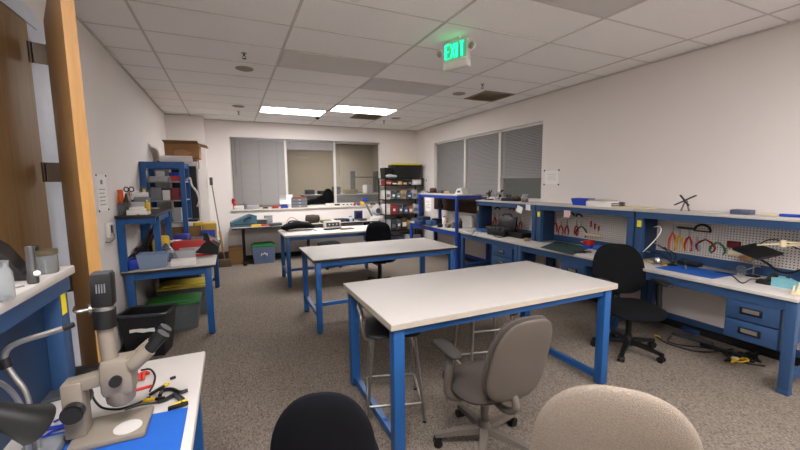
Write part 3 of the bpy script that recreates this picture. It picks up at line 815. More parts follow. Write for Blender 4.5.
def screwdriver(label, p, hm, L=.18, tilt=0, name='screwdriver', group=None):
    t = thing(name, label, 'screwdriver', p, 0, group)
    t.rotation_euler = (tilt, 0, 0)
    G().lathe([(.007, -L*.02), (.012, -.005+L*.06), (.011, L*.2), (.013, L*.36), (.008, L*.42)], n=12).build('handle', hm, t)
    G().cyl((0, 0, -L*.58), (0, 0, -L*.02), .003, n=8).build('shaft', STEEL, t)
    return t
RED = col('#b3261e', .45); ORANGE = col('#d8571a', .5); GREENP = col('#2f6b46', .5); YEL = col('#e0b81c', .5)
DBLUE = col('#1d3fae', .45); TEAL = col('#6fa9b2', .45); TAN = col('#b58f66', .7); BROWN = col('#4b3520', .7); OLIVE = col('#6a5f3b', .7)
GREYP = col('#6f7276', .5); GREYD = col('#3c3f43', .5); GREYL = col('#a9aaac', .5); PINK = col('#c9857f', .5); WHITEB = col('#dedbd6', .5)
PURP = col('#4c4aa0', .5); CREAMP = col('#d6c7a2', .55)

# ------------------------------------------------------------------ nearest right bench (its worktop is at BH)
m_ = [az(655, 268, BH), az(712.5, 279, BH), az(737, 274.5, BH), az(676, 264.5, BH)]
cx = sum((v.x for v in m_))/4; cy = sum((v.y for v in m_))/4
o = G().prism([(min(v.x, 4.5), v.y) for v in m_], BH+.0005, BH+.004).build('work_mat', MATBLUE)
tag(o, 'blue work mat lying on the nearest right-hand bench', 'mat')

PX = 4.585   # just in front of the pegboards
def peg(px, py): return ax(px, py, PX)
pliers('orange-handled pliers, leftmost tool on the nearest pegboard', peg(673, 232), 'x', ORANGE, .24, .1)
pliers('yellow-handled pliers beside the orange pair on the nearest pegboard', peg(680, 235), 'x', YEL, .21, .12)
pliers('red-handled pliers with short closed grips on the nearest pegboard', peg(689, 236), 'x', RED, .20, .12)
pliers('black and red wide-open pliers on the nearest pegboard', peg(706, 239), 'x', col('#7c1d1a', .5), .16, .36)
pliers('green-handled pliers with spread grips on the nearest pegboard', peg(718, 242), 'x', GREENP, .15, .30)
pliers('small clear-handled cutters between red and wide-open pliers', peg(697, 241), 'x', GREYL, .13, .18, 'side_cutters')
screwdriver('short red screwdriver right of the green pliers', peg(728, 246), RED, .13)
p = peg(686, 228)
o = G().bb(-.012, .012, -.085, .085, -.012, .012, .004).build('tool_bar', col('#2b3a24', .5), origin=(0, 0, 0)); o.location = p
tag(o, 'dark flat bar hung high on the nearest pegboard', 'tool')
p = peg(702.5, 229)
t = thing('tape_dispenser', 'black half-round tape dispenser high on the nearest pegboard', 'dispenser', p)
G().tube([(0, .075*math.cos(a), .065*math.sin(a)-.02) for a in [PI*k/8 for k in range(9)]], .012, n=8).build('arch', BLACK, t)
G().bb(-.012, .012, -.08, .08, -.032, -.018, .003).build('base', BLACK, t)
p = peg(737, 253); block('wood_block', 'small cream box on the pegboard below the lamp head', 'box', (4.565, p.y, p.z-.03), (.03, .12, .05), CREAMP)
p = peg(747, 257); block('wood_block', 'second cream box beside the first below the lamp head', 'box', (4.565, p.y, p.z-.035), (.03, .10, .055), TAN)
p = peg(735, 245); block('tool_pouch', 'dark red pouch on the pegboard left of the black lamp head', 'pouch', (4.565, p.y, p.z-.03), (.035, .10, .07), col('#641c20', .7))

# articulated lamp with black rectangular head and beige arms
t = thing('desk_lamp', 'beige-armed desk lamp with a black rectangular head', 'lamp', (4.46, 1.275, BH))
P = dict(parent=t, world=True)
hc = ax(757, 250, 4.26)
G().lathe([(.075, 0), (.075, .012), (.03, .02), (.012, .05), (.012, .07)], n=24).build('base', CREAMP, t)
el = Vector((4.42, 1.30, 1.16)); j2 = ax(783, 243.5, 4.30)
for q in (-.012, .012):
    G().bar((4.46+q, 1.275, BH+.06), el+Vector((q, 0, 0)), .012, .016, .002).build('lower_arm', CREAMP, **P)
    G().bar(el+Vector((0, 0, q)), j2+Vector((0, 0, q)), .012, .014, .002).build('upper_arm', CREAMP, **P)
G().cyl(el-Vector((.025, 0, 0)), el+Vector((.025, 0, 0)), .022).build('elbow', CREAMP, **P)
G().bar(j2, ax(757, 245, 4.26), .022, .014, .003).build('head_arm', CREAMP, **P)
G().cyl(j2-Vector((0, 0, .03)), j2+Vector((0, 0, .03)), .02).build('wrist', CREAMP, **P)
hd = G()
hm_ = Matrix.Translation(hc-Vector((0, 0, .012))) @ Matrix.Rotation(math.radians(-28), 4, 'Z') @ Matrix.Rotation(math.radians(-14), 4, 'Y') @ Matrix.Rotation(math.radians(10), 4, 'X')
hd.bb(-.105, .105, -.135, .135, -.014, .014, .010, hm_); hdo = hd.build('lamp_head', BLACK, **P)
G().bb(-.09, .09, -.12, .12, -.0165, -.0141, 0, hm_).build('lens', GREYD, hdo, world=True)
cord('black cord arching over the beige lamp arms', [hc+Vector((.06, .03, .03)), ax(770, 239.5, 4.33), ax(785, 242, 4.38), ax(799, 249, 4.42), (4.45, 1.30, 1.10)], .0055)
cord('thick black strap drooping across the pegboard below the lamp', [ax(760, 259, 4.5), ax(768, 264, 4.5), ax(778, 271, 4.48), ax(789, 273, 4.46), ax(800, 270, 4.46)], .010)

c = fr(741, 270, BH, .03)
t = thing('glass_globe', 'clear glass globe on the bench beneath the lamp head', 'globe', c)
G().cyl((0, 0, 0), (0, 0, .012), .028).build('foot', GREYL, t)
G().sph((0, 0, .050), .04, n=20).build('globe', CLEAR, t)
c = fr(753, 274, BH, .03)
t = thing('clamp_stand', 'small black stand with crossed rods under the lamp', 'stand', c)
G().bb(-.035, .035, -.045, .045, 0, .014, .004).build('foot', BLACK, t)
for (a, b) in (((0, 0, .014), (.0, 0, .13)), ((0, -.05, .10), (0, .05, .135)), ((-.03, .04, .06), (.02, -.05, .12))):
    G().cyl(a, b, .005, n=8).build('rod', STEEL, t)
c = fr(789, 288, BH, .03)
t = thing('soldering_station', 'teal soldering station with black iron holder on the bench', 'soldering station', c, math.radians(8))
bm = bmesh.new()
pr = G().prism([(-.10, 0), (.06, 0), (.06, .035), (-.02, .075), (-.10, .075)], -.065, .065, Matrix(((0, 0, 1, 0), (-1, 0, 0, 0), (0, 1, 0, 0), (0, 0, 0, 1))) )
bm.free(); pr.build('body', TEAL, t)
G().bb(-.06, .06, .062, .20, .0, .03, .006).build('holder_base', BLACK, t)
G().lathe([(.022, 0), (.026, .05), (.02, .09)], n=16, mtx=Matrix.Translation((-.02, .13, .03)) @ Matrix.Rotation(math.radians(35), 4, 'X')).build('iron_holder', BLACK, t)
G().cyl((.02, .02, .058), (.035, .02, .075), .014).build('dial', BLACK, t)
cord('thin black cord running along the bench to the teal station', [az(715, 272, BH+.006), az(731, 275, BH+.006), az(742, 283, BH+.006), az(752, 279, BH+.006), az(768, 281, BH+.006), az(775, 283, BH+.02)], .0045)
# beige clamp lamp at the near bench corner
t = thing('task_lamp', 'beige jointed lamp arm at the near end of the right bench', 'lamp', (4.02, 1.285, BH))
G().bb(-.03, .03, -.03, .03, 0, .025, .003).build('clamp', CREAMP, t)
G().bar((0, 0, .02), (.05, .0, .10), .02, .014, .002).bar((-.015, .02, .02), (.03, .03, .07), .012, .01, .002).build('lower_arm', CREAMP, t)
G().bar((.05, 0, .10), (.10, -.03, .16), .016, .012, .002).build('upper_arm', CREAMP, t)

# left end of that bench: soldering tangle
c = fr(659, 267, BH, .03)
t = thing('iron_stand', 'small silver dome stand on the bench left of the blue mat', 'stand', c+Vector((.06, .05, 0)))
G().lathe([(.055, 0), (.055, .012), (.03, .03), (.03, .06), (.012, .085)], n=22).build('dome', STEEL, t)
c = fr(690, 263.5, BH, .03)
block('gadget_box', 'low black gadget box behind the blue mat', 'box', c, (.12, .20, .045), BLACK, bev=.012)
b0 = fr(672, 264, BH, .06, 4.3)
t = thing('helping_hands', 'black wiry helping-hands stand behind the blue mat', 'stand', b0)
G().lathe([(.05, 0), (.05, .012), (.014, .02), (.010, .03)], n=20).build('foot', BLACK, t)
for pts in ([(0, 0, .02), (0, .10, .10), (-.02, .22, .11)], [(0, 0, .02), (0, -.03, .12), (-.03, .08, .19)], [(0, 0, .02), (-.02, -.12, .10), (-.06, -.16, .04)], [(0, 0, .03), (.02, .05, .13), (0, .16, .20)]):
    a = G().tube(pts, .0065, n=8).build('arm', BLACK, t)
    e = Vector(pts[-1]); d = (e-Vector(pts[-2])).normalized()
    G().bar(e, e+d*.045, .014, .008).build('clip', STEEL, a)
cord('yellow wire looped on the bench left of the blue mat', [az(646, 259, BH+.006), az(652, 263, BH+.006), az(660, 261.5, BH+.006), az(668, 264, BH+.006), az(663, 266, BH+.006)], .007, YEL, 'wire', 'wire')
t = cord('white power lead hanging from the hutch side near the black chair', [ax(654, 227, 4.36), ax(659, 226.5, 4.30), ax(661, 231, 4.27), ax(655, 240, 4.24), ax(645, 250, 4.22), az(640, 254, BH+.008)], .006, WHITEP, 'power_lead')

# things on the hutch shelves
HS = 1.3755
c = fr(685, 211.5, HS)
t = thing('propeller_model', 'small grey stand holding a crossed black propeller', 'model', c)
for q in (-1, 1): G().cyl((0, q*.04, 0), (0, q*.008, .10), .010, .007, n=8).build('leg', GREYP, t)
G().sph((0, 0, .10), .02).build('hub', GREYP, t)
G().bar((-.015, .10, .06), (-.015, -.10, .17), .035, .010, .003).build('blade', BLACK, t)
G().bar((-.015, .05, .17), (-.015, -.04, .06), .03, .010, .003).build('blade', BLACK, t)
c = fr(742, 216, HS); block('grey_case', 'flat blue-grey case lying on the nearest hutch shelf', 'box', c, (.12, .15, .045), col('#4a5568', .6), bev=.008)
c = fr(769, 219, HS); block('sticky_pad', 'yellow strip pad on the nearest hutch shelf', 'pad', c, (.05, .13, .018), CREAMP)
c0, c1 = fr(779, 219.5, HS), fr(806, 222, HS)
t = thing('marker_tube', 'dark blue tube lying at the right edge of the hutch shelf', 'tube', (c0+c1)/2)
e = (c1-c0)/2; e.z = 0
G().cyl(-e*.98+Vector((0, 0, .013)), e*.6+Vector((0, 0, .013)), .013).build('barrel', DBLUE, t); G().cyl(e*.6+Vector((0, 0, .013)), e+Vector((0, 0, .013)), .012).build('cap', BLACK, t)
cord('thin white cable lying on the nearest hutch shelf', [(fr(702, 212.5, HS)+Vector((0, 0, .004))), (fr(709, 213.5, HS)+Vector((0, 0, .004))), (fr(717, 213, HS)+Vector((0, 0, .004))), (fr(722, 215, HS)+Vector((0, 0, .004)))], .003, WHITEP)
# middle hutch
c = fr(582.5, 206.5, HS)
open_bin('parts_bin', 'bright blue open parts bin on the middle hutch shelf', 'bin', c, .14, .24, .095, DBLUE, 0, .9)
c = fr(603, 207, HS)
block('document_stack', 'thick stack of white papers beside the blue bin', 'papers', c, (.22, .34, .07), PAPER, math.radians(4), .003)
block('manila_folder', 'open pale folder lying on top of the paper stack', 'folder', c+Vector((.0, .02, .0715)), (.2, .32, .012), col('#b9b3a4', .8), math.radians(-14), .002)
cord('coiled dark cable beside the paper stack on the middle hutch', [fr(616, 208, HS)+Vector((.08*math.cos(a), .10*math.sin(a), .007+.004*a)) for a in [k*.7 for k in range(20)]], .007, GREYD)
c = fr(634, 210.5, HS, .07); block('white_board', 'thin cream board at the near end of the middle hutch shelf', 'board', c, (.22, .40, .018), CREAMP, 0, .002)
c = fr(556, 203, HS, .15)
# window-side hutch: instruments and jar
def micro(label, c, m, rz, sc=1):
    t = thing('stereo_microscope', label, 'microscope', c, rz)
    G().bb(-.08*sc, .08*sc, -.10*sc, .10*sc, 0, .022*sc, .006).build('base', m, t)
    G().cyl((0, .07*sc, .02*sc), (0, .07*sc, .19*sc), .014*sc).build('pillar', STEEL, t)
    G().bb(-.035*sc, .035*sc, -.05*sc, .09*sc, .12*sc, .18*sc, .015).build('head', m, t)
    G().cyl((0, -.02*sc, .07*sc), (0, -.02*sc, .12*sc), .026*sc).build('objective', BLACK, t)
    for q in (-1, 1): G().cyl((q*.022*sc, -.03*sc, .17*sc), (q*.03*sc, -.075*sc, .22*sc), .014*sc).build('eyepiece', BLACK, t)
    return t
c = fr(489, 198.5, HS); micro('dark grey microscope lying low, left on the window-side hutch', c, GREYD, 2.0, .8)
c = fr(499, 199, HS); micro('grey microscope with white head on the window-side hutch', c, GREYL, 1.2, .85)
c = fr(511, 200, HS)
t = thing('camera_rig', 'black camera rig lying on the window-side hutch shelf', 'camera', c, .3)
G().bb(-.05, .05, -.17, .17, .0, .06, .01).build('body', BLACK, t); G().cyl((0, .05, .06), (0, .05, .12), .045).build('lens', GREYD, t); G().bb(-.04, .04, -.14, -.04, .06, .10, .008).build('grip', OLIVE, t)
c = fr(525, 201.5, HS)
t = thing('glass_jar', 'clear jar of reddish parts at the near end of the window-side hutch', 'jar', c)
G().lathe([(.05, 0), (.055, .01), (.055, .085), (.046, .10), (.05, .105)], n=22).build('glass', FROST, t); G().lathe([(.046, .004), (.05, .012), (.05, .05)], n=18).build('contents', PINK, t); G().cyl((0, 0, .106), (0, 0, .122), .05).build('lid', GREYL, t)
# notes taped to hutch rails
def note(label, px, py, w, h, m, X=4.246, tilt=0):
    p = ax(px, py, X)
    o = G().box((0, 0, 0), (.0015, w, h), rx=tilt).build('paper_note', m, origin=(0, 0, 0)); o.location = p
    tag(o, label, 'note')
note('pink paper note hanging on the middle hutch rail', 567, 214, .11, .10, col('#d9b9b9', .8))
note('white paper note hanging on the window-side hutch rail', 519.5, 209.5, .13, .11, PAPER, tilt=.3)
note('small white tag at the near end of the window-side hutch rail', 528, 207.5, .10, .09, PAPER)

# middle bench
m_ = [az(540, 247.5, BH), az(573, 255, BH), az(592, 247.5, BH), az(561, 241, BH)]
o = G().prism([(min(v.x, 4.52), v.y) for v in m_], BH+.0005, BH+.0035).build('cutting_mat', col('#1f3a38', .7))
tag(o, 'dark green cutting mat on the middle right-hand bench', 'mat')
c = fr(589, 247, BH, .15)
t = thing('bench_vise', 'red and blue bench vise right of the green mat', 'vise', c)
G().bb(-.05, .05, -.06, .06, 0, .04, .006).build('base', DBLUE, t); G().bb(-.04, .04, -.055, .015, .041, .115, .006).build('fixed_jaw', RED, t); G().bb(-.04, .04, .03, .07, .05, .10, .006).build('moving_jaw', RED, t)
G().cyl((0, .07, .07), (0, .13, .07), .009).build('screw', STEEL, t)
c = fr(600, 249, BH, .12); block('blue_pouch', 'crumpled blue pouch on the bench behind the black chair', 'pouch', c, (.12, .16, .06), col('#2f5aa8', .7), .5, .02)
cord('tangle of thin black wires in front of the red vise', [az(577+6*math.cos(a*1.7)+a*.6, 252+1.2*math.sin(a*2.1), BH+.006) for a in range(18)], .0045, BLACK, 'wire', 'wire')
c = fr(543, 240.5, BH, .1)
t = thing('soldering_iron', 'small brass-tipped soldering iron in a holder by the green mat', 'soldering iron', c)
G().bb(-.03, .03, -.05, .05, 0, .02, .004).build('base', BLACK, t); G().cyl((0, .03, .02), (0, -.05, .09), .012, .008).build('handle', col('#8a7a4a', .5), t)
for px, py, hm, lab, op in ((555.5, 222, RED, 'red pliers, leftmost tool on the middle pegboard', .12), (561, 225, RED, 'second red pliers from the left on the middle pegboard', .16), (567, 225, col('#8c2320', .5), 'dark red pliers in the middle of the middle pegboard', .12), (576.5, 225, RED, 'red pliers right of the black clips on the middle pegboard', .12), (581.5, 226, BLACK, 'black-handled open pliers on the middle pegboard', .34)):
    pliers(lab, peg(px, py), 'x', hm, .18, op)
for px, py, lab in ((571, 215.5, 'black clip high on the middle pegboard, the left one'), (579, 217, 'black round clip high on the middle pegboard, the right one')):
    p = peg(px, py); t = thing('tool_clip', lab, 'clip', p)
    G().tube([(0, .05*math.cos(a), .04*math.sin(a)) for a in [PI*k/6 for k in range(7)]], .011, n=8).build('jaw', BLACK, t); G().bb(-.01, .01, -.02, .02, .03, .05, .003).build('grip', BLACK, t)
p = peg(591, 227)
for k, (dy, lab) in enumerate(((.0, 'red screwdriver, tallest at the right of the middle pegboard'), (-.06, 'red screwdriver beside the tallest one on the middle pegboard'), (-.12, 'shorter red screwdriver rightmost on the middle pegboard'))):
    screwdriver(lab, p+Vector((0, dy, -.02*k)), RED if k != 1 else col('#7d241c', .5), .20-.02*k)
p = peg(594, 234); block('tool_rack', 'cream wooden tool rack under the red screwdrivers', 'rack', (4.56, p.y, p.z-.03), (.04, .26, .035), CREAMP)

# window-side bench
for px, py, hm, lab in ((491, 217, RED, 'red pliers, leftmost on the window-side pegboard'), (495, 217, col('#8c2320', .5), 'dark red pliers, second on the window-side pegboard'), (499, 217, PINK, 'pinkish pliers under the black clip on the window-side pegboard'), (516, 222, RED, 'red pliers above the black tray on the window-side pegboard'), (520.5, 221, col('#a0532c', .5), 'rust-coloured pliers right of the red pair above the black tray')):
    pliers(lab, peg(px, py), 'x', hm, .18, .13)
for px, py, lab in ((497.5, 209.5, 'black clip high on the window-side pegboard, the left one'), (512, 210, 'black clip high on the window-side pegboard, the right one')):
    p = peg(px, py); t = thing('tool_clip', lab, 'clip', p)
    G().tube([(0, .06*math.cos(a), .045*math.sin(a)) for a in [PI*k/6 for k in range(7)]], .012, n=8).build('jaw', BLACK, t); G().bb(-.01, .01, -.02, .02, .03, .05, .003).build('grip', BLACK, t)
c = fr(502, 233.5, BH, .12, 4.28)
t = thing('camera_case', 'open black case full of gear on the window-side bench', 'case', c, .15)
G().bb(-.16, .16, -.20, .20, 0, .09, .012).build('tray', BLACK, t)
G().box((.13, 0, .20), (.03, .40, .24), ry=.2, bev=.01).build('lid', BLACK, t)
G().tube([(.13, -.1, .31), (.13, -.08, .35), (.13, .08, .35), (.13, .1, .31)], .010).build('handle', BLACK, t)
for q in (-.1, .02, .12): G().bb(-.1, .06, q-.04, q+.04, .09, .13, .008).build('insert', GREYD, t)
cord('black cable trailing in front of the open black case', [az(491, 233.5, BH+.006), az(497, 237, BH+.006), az(506, 236.5, BH+.006), az(507, 234, BH+.006), az(500, 234.5, BH+.006)], .008)
c = fr(519, 237, BH, .12, 4.34); open_bin('tool_tray', 'black open tool tray beside the open case', 'tray', c, .22, .36, .09, BLACK)
c = fr(484, 232.5, BH, .1); block('gadget_box', 'blue plastic gadget left of the open black case', 'box', c, (.16, .20, .06), col('#34558c', .5), .4, .015)
c = fr(527, 238.5, BH, .05, 4.15); block('brass_fitting', 'small brass fitting right of the black tool tray', 'fitting', c, (.06, .08, .05), col('#8d7a4e', .5), .3, .012)
cord('white cables lying on the bench beside the blue shelf frame', [az(463, 231, BH+.006), az(471, 233.5, BH+.006), az(476, 229, BH+.006), az(480, 232, BH+.006), az(473, 235, BH+.006)], .008, WHITEP)
c = fr(472, 227, BH, .05); bottle('squeeze_bottle', 'white squeeze bottle by the right post of the shelf frame', c, .045, .22, WHITEB, WHITEB)
c = fr(466, 226, BH, .2); block('splash_board', 'pale upright panel behind the squeeze bottle', 'panel', c, (.04, .40, .24), col('#c9c8c4', .6), 0, .004)

# far blue bench: its shelf and its worktop
FS = 1.4805
c = fr(433, 190.5, FS, .12)
t = thing('dark_hat', 'dark brown hat-shaped object on the blue shelf frame', 'hat', c)
G().lathe([(.13, 0), (.13, .012), (.08, .02), (.075, .09), (.05, .11), (.001, .112)], n=24).build('crown', BROWN, t); G().lathe([(.0815, .022), (.0815, .04)], n=24).build('band', BLACK, t)
c = fr(462, 192, FS, .1)
t = thing('white_scanner', 'white wedge-shaped device at the right end of the blue shelf frame', 'device', c, .2)
G().prism([(-.11, 0), (.11, 0), (.05, .10), (-.05, .12)], -.09, .09, Matrix(((0, 0, 1, 0), (1, 0, 0, 0), (0, 1, 0, 0), (0, 0, 0, 1)))).build('body', WHITEB, t); G().bb(-.092, -.0905, -.04, .04, .03, .07).build('screen', GREYD, t)
for k, (px, mm, s, lab) in enumerate(((442, GREYD, (.12, .16, .06), 'dark grey box right of the hat on the blue shelf frame'), (448, TAN, (.10, .16, .05), 'tan low box in the middle of the blue shelf frame'), (454, GREYP, (.10, .14, .07), 'grey box beside the white wedge on the blue shelf frame'), (424.5, GREYL, (.1, .14, .04), 'flat pale box at the far end of the blue shelf frame'))):
    c = fr(px, 191.5, FS, .15); block('small_box', lab, 'box', c, s, mm, .2*k, .008)
p = ax(428, 204.5, 3.858)
t = thing('paper_sign', 'white paper sign hanging from the front of the blue shelf frame', 'sign', p)
G().bb(-.0012, .0012, -.135, .135, -.14, .14, 0).build('sheet', PAPER, t)
g = G()
for k in range(5): g.bb(-.0022, -.0013, -.09+.02*(k % 2), .09-.02*(k % 3), .07-.035*k, .078-.035*k)
o = g.build('printed_lines', GREYP, t)
for k, (px, py, dx, s, mm, lab) in enumerate(((419, 225, .1, (.14, .2, .09), col('#27406a', .5), 'dark blue box at the far end of the far right bench'), (424, 224.5, .10, (.2, .26, .17), col('#1d2740', .5), 'navy instrument box on the far right bench'), (431, 226, .1, (.16, .2, .11), col('#33507c', .5), 'blue meter in front of the navy box on the far right bench'), (437, 226, .3, (.16, .22, .13), BLACK, 'black box right of the navy box on the far right bench'))):
    c = fr(px, py, BH, dx); block('instrument_box', lab, 'instrument', c, s, mm, 0, .01)
c = fr(444.5, 227, BH, .12); bottle('solvent_bottle', 'white solvent bottle in the middle of the far right bench', c, .05, .22, WHITEB, RED)
c = fr(450.5, 228, BH, .14)
t = thing('tape_roll', 'tan roll of tape beside the white solvent bottle', 'tape', c)
G().lathe([(.05, 0), (.09, 0), (.09, .08), (.05, .08)], n=28).build('roll', TAN, t)
c = fr(457, 229.5, BH, .1)
for q, (dx, dy, hh, mm, lab) in enumerate(((0, 0, .16, GREYD, 'dark can behind the front post of the shelf frame'), (.12, .05, .2, BLACK, 'black spray can next to the dark can by the front post'), (.02, .16, .15, GREYP, 'grey can left of the front post of the shelf frame'))):
    bottle('spray_can', lab, c+Vector((dx, dy, 0)), .034, hh, mm, WHITEB if q == 2 else BLACK)
block('picture_panel', 'dark brown framed panel leaning behind the blue shelf frame', 'panel', (4.60, 6.95, 1.06), (.03, 2.1, .36), col('#3d2a18', .6), 0, .004)
block('wall_shelf', 'pale backing board standing behind the far right bench', 'board', (4.60, 6.90, BH+.001), (.03, 2.0, .265), WHITEB, 0, .003)
p = ax(440, 205, 4.15); 
t = thing('hanging_headset', 'black headset hanging under the blue shelf frame', 'headset', (p.x, p.y, 1.395))
G().tube([(0, -.06, -.18), (0, -.07, -.08), (0, 0, -.008), (0, .07, -.08), (0, .06, -.18)], .012).build('band', BLACK, t)
for q in (-1, 1): G().cyl((-.02, q*.055, -.2), (.02, q*.055, -.2), .045).build('earcup', BLACK, t)

# cables and strips on the floor below the nearest right bench
def strip(label, c, L, rz, m):
    t = thing('power_strip', label, 'power strip', c, rz)
    G().bb(-L/2, L/2, -.025, .025, 0, .035, .006).build('body', m, t)
    for k in range(5): G().bb(-L/2+.05+k*(L-.1)/5, -L/2+.085+k*(L-.1)/5, -.014, .014, .035, .037).build('socket', GREYD, t)
strip('dark power strip on the floor below the nearest right bench, the far one', az(692, 340, 0), .36, -1.4, GREYD)
strip('black power strip on the floor below the blue drawers', az(722, 352, 0), .36, -1.5, BLACK)
cord('long black cable on the floor from the chair to the blue drawers', [az(656, 336, .008), az(667, 343, .008), az(690, 350, .008), az(705, 352, .008), az(727, 352, .008), az(742, 362, .008), az(765, 366, .008)], .008)
cord('second black cable curling on the floor below the right bench', [az(671, 336, .008), az(668, 341, .008), az(680, 345, .008), az(700, 347, .008), az(720, 350, .008), az(733, 349, .008)], .007)
cord('knot of black cables on the floor under the blue drawers', [az(735+14*math.cos(a*1.3)+.5*a, 357+5*math.sin(a*1.9), .008+.004*(a % 4)) for a in range(26)], .008)
cord('yellow cable in the knot on the floor under the blue drawers', [az(740+9*math.cos(a*1.5), 360+2.5*math.sin(a*2.3), .02) for a in range(9)], .007, YEL)
cord('yellow plug end on the floor near the black chair', [az(655, 335.5, .01), az(660, 337.5, .01)], .012, YEL, 'plug', 'plug')
c = az(735, 360.5, 0); block('adapter', 'small white adapter among the floor cables', 'adapter', c, (.05, .05, .03), WHITEB, .4)
c = az(694, 338, 0)+Vector((.15, .1, 0)); block('adapter', 'blue box among the cables below the right bench', 'adapter', c, (.12, .16, .05), col('#25406e', .5), .2)

# notice on the right wall
p = ax(551.5, 177.5, WR-.003)
t = thing('wall_notice', 'white notice with four black corner pins on the right wall', 'notice', p)
G().bb(-.001, .0025, -.135, .135, -.105, .105, 0).build('sheet', PAPER, t)
for a in (-1, 1):
    for b in (-1, 1): G().cyl((-.001, a*.145, b*.112), (-.008, a*.145, b*.112), .013, n=10).build('pin', BLACK, t)
g = G()
for k in range(4): g.bb(-.0022, -.0012, -.09, .09-.03*(k % 2), .05-.03*k, .056-.03*k)
g.build('printed_lines', GREYL, t)
p = ay(426.5, 180.5, WB-.001)
p = ax(426.5, 180.5, WR-.001)
t = thing('light_switch', 'small switch plate on the right wall beside the window corner', 'switch', p)
G().bb(-.006, 0, -.04, .04, -.06, .06, .002).build('plate', WHITEP, t); G().bb(-.012, -.006, -.015, .015, -.03, .03, .002).build('toggle', BLACK, t)
# ------------------------------------------------------------------ wire rack in the far right corner
t = thing('storage_rack', 'black metal rack full of parts in the far right corner', 'rack', (4.02, 8.78, 0))
RX0, RX1, RYA, RYB = 3.52, 4.575, 8.56, 9.0
P = dict(parent=t, world=True)
RSH = [.08, .52, .92, 1.30, 1.66]
for x in (RX0, RX1):
    for y in (RYA, RYB): G().bb(x-.012, x+.012, y-.012, y+.012, 0, 1.84 if y > 8.9 else 1.84).build('post', BLACK, **P)
for z in RSH+[1.83]: G().bb(RX0, RX1, RYA, RYB, z-.025, z, .003).build('shelf', BLACK, **P)
rackm = {'red': col('#8f3029', .6), 'white': WHITEB, 'amber': col('#b08f3a', .6), 'grey': GREYP, 'blue': col('#4a5d7d', .5), 'tan': TAN, 'pink': PINK, 'pale': GREYL, 'brown': BROWN, 'orange': col('#a5633a', .6), 'clear': FROST, 'dark': GREYD, 'teal': col('#5c7f80', .6)}
rows = [
    (1.66, 'top', [('red', .16, .12, 'box'), ('brown', .15, .08, 'box'), ('tan', .14, .09, 'box'), ('amber', .13, .07, 'bin'), ('dark', .13, .10, 'bin'), ('white', .26, .13, 'box')]),
    (1.30, 'second', [('white', .13, .22, 'box'), ('clear', .15, .20, 'bin'), ('teal', .13, .15, 'bin'), ('tan', .15, .22, 'box'), ('blue', .15, .16, 'bin'), ('pale', .14, .22, 'box'), ('grey', .12, .18, 'box')]),
    (.92, 'third', [('white', .12, .26, 'box'), ('red', .20, .24, 'bin'), ('clear', .15, .22, 'bin'), ('blue', .14, .18, 'bin'), ('orange', .12, .20, 'box'), ('pale', .24, .24, 'box')]),
    (.52, 'fourth', [('pale', .13, .26, 'box'), ('dark', .14, .24, 'box'), ('clear', .14, .26, 'bin'), ('brown', .15, .30, 'box'), ('amber', .12, .22, 'box'), ('grey', .16, .28, 'box'), ('orange', .12, .18, 'bin')]),
    (.08, 'bottom', [('dark', .24, .30, 'bin'), ('clear', .24, .26, 'bin'), ('pale', .22, .30, 'box'), ('grey', .22, .28, 'box')]),
]
ordinal = ['leftmost', 'second', 'third', 'fourth', 'fifth', 'sixth', 'seventh']
for z, sh, items in rows:
    x = RX0+.025
    tot = sum(i[1] for i in items); gap = max(.004, (RX1-RX0-.05-tot)/len(items))
    for k, (cn, w_, h_, kind) in enumerate(items):
        lab = '%s %s on the %s shelf of the black rack, %s from left' % (cn, 'plastic bin' if kind == 'bin' else 'box', sh, 'first' if k == 0 else ordinal[k])
        c = (x+w_/2, RYA+.20, z+.0005)
        if kind == 'bin':
            o = open_bin('plastic_bin', lab, 'bin', c, w_-.016, .34, h_, rackm[cn], 0, .92, lip=.006)
            G().bb(-.03, .03, -.173, -.168, h_*.35, h_*.6, 0).build('label_plate', PAPER, o)
            for q in range(3): G().sph((random.uniform(-.02, .02), -.08+.08*q, h_*.78), w_*.26, (1, 1, .7), n=10).build('contents', random.choice([PINK, GREYL, BLACK, TAN, PURP]), o)
        else:
            o = thing('carton', lab, 'box', c)
            G().bb(-w_/2+.006, w_/2-.006, -.17, .17, 0, h_, .004).build('body', rackm[cn], o)
            G().bb(-w_/2+.02, w_/2-.02, -.172, -.1705, h_*.25, h_*.62, 0).build('label_plate', random.choice([PAPER, col('#c7b28a', .7), GREYP]), o)
        x += w_+gap
tote('lidded_tote', 'large black tote with yellow lid on top of the rack', (4.16, 8.77, 1.8305), .76, .38, .33, mat('tote_black', '#1d1f1f', .4), col('#d8c21f', .45), lh=.045)
open_bin('black_crate', 'small black crate left of the yellow-lidded tote', 'crate', (3.63, 8.78, 1.8305), .18, .3, .26, BLACK)
t = thing('folded_bag', 'pale crumpled bag in front of the black crate on the rack', 'bag', (3.65, 8.58, 1.8305))
G().sph((0, .0, .05), .09, (1.3, .55, .55), n=18).sph((.11, .0, .045), .08, (1.2, .55, .5), n=16).build('cloth', GREYL, t)

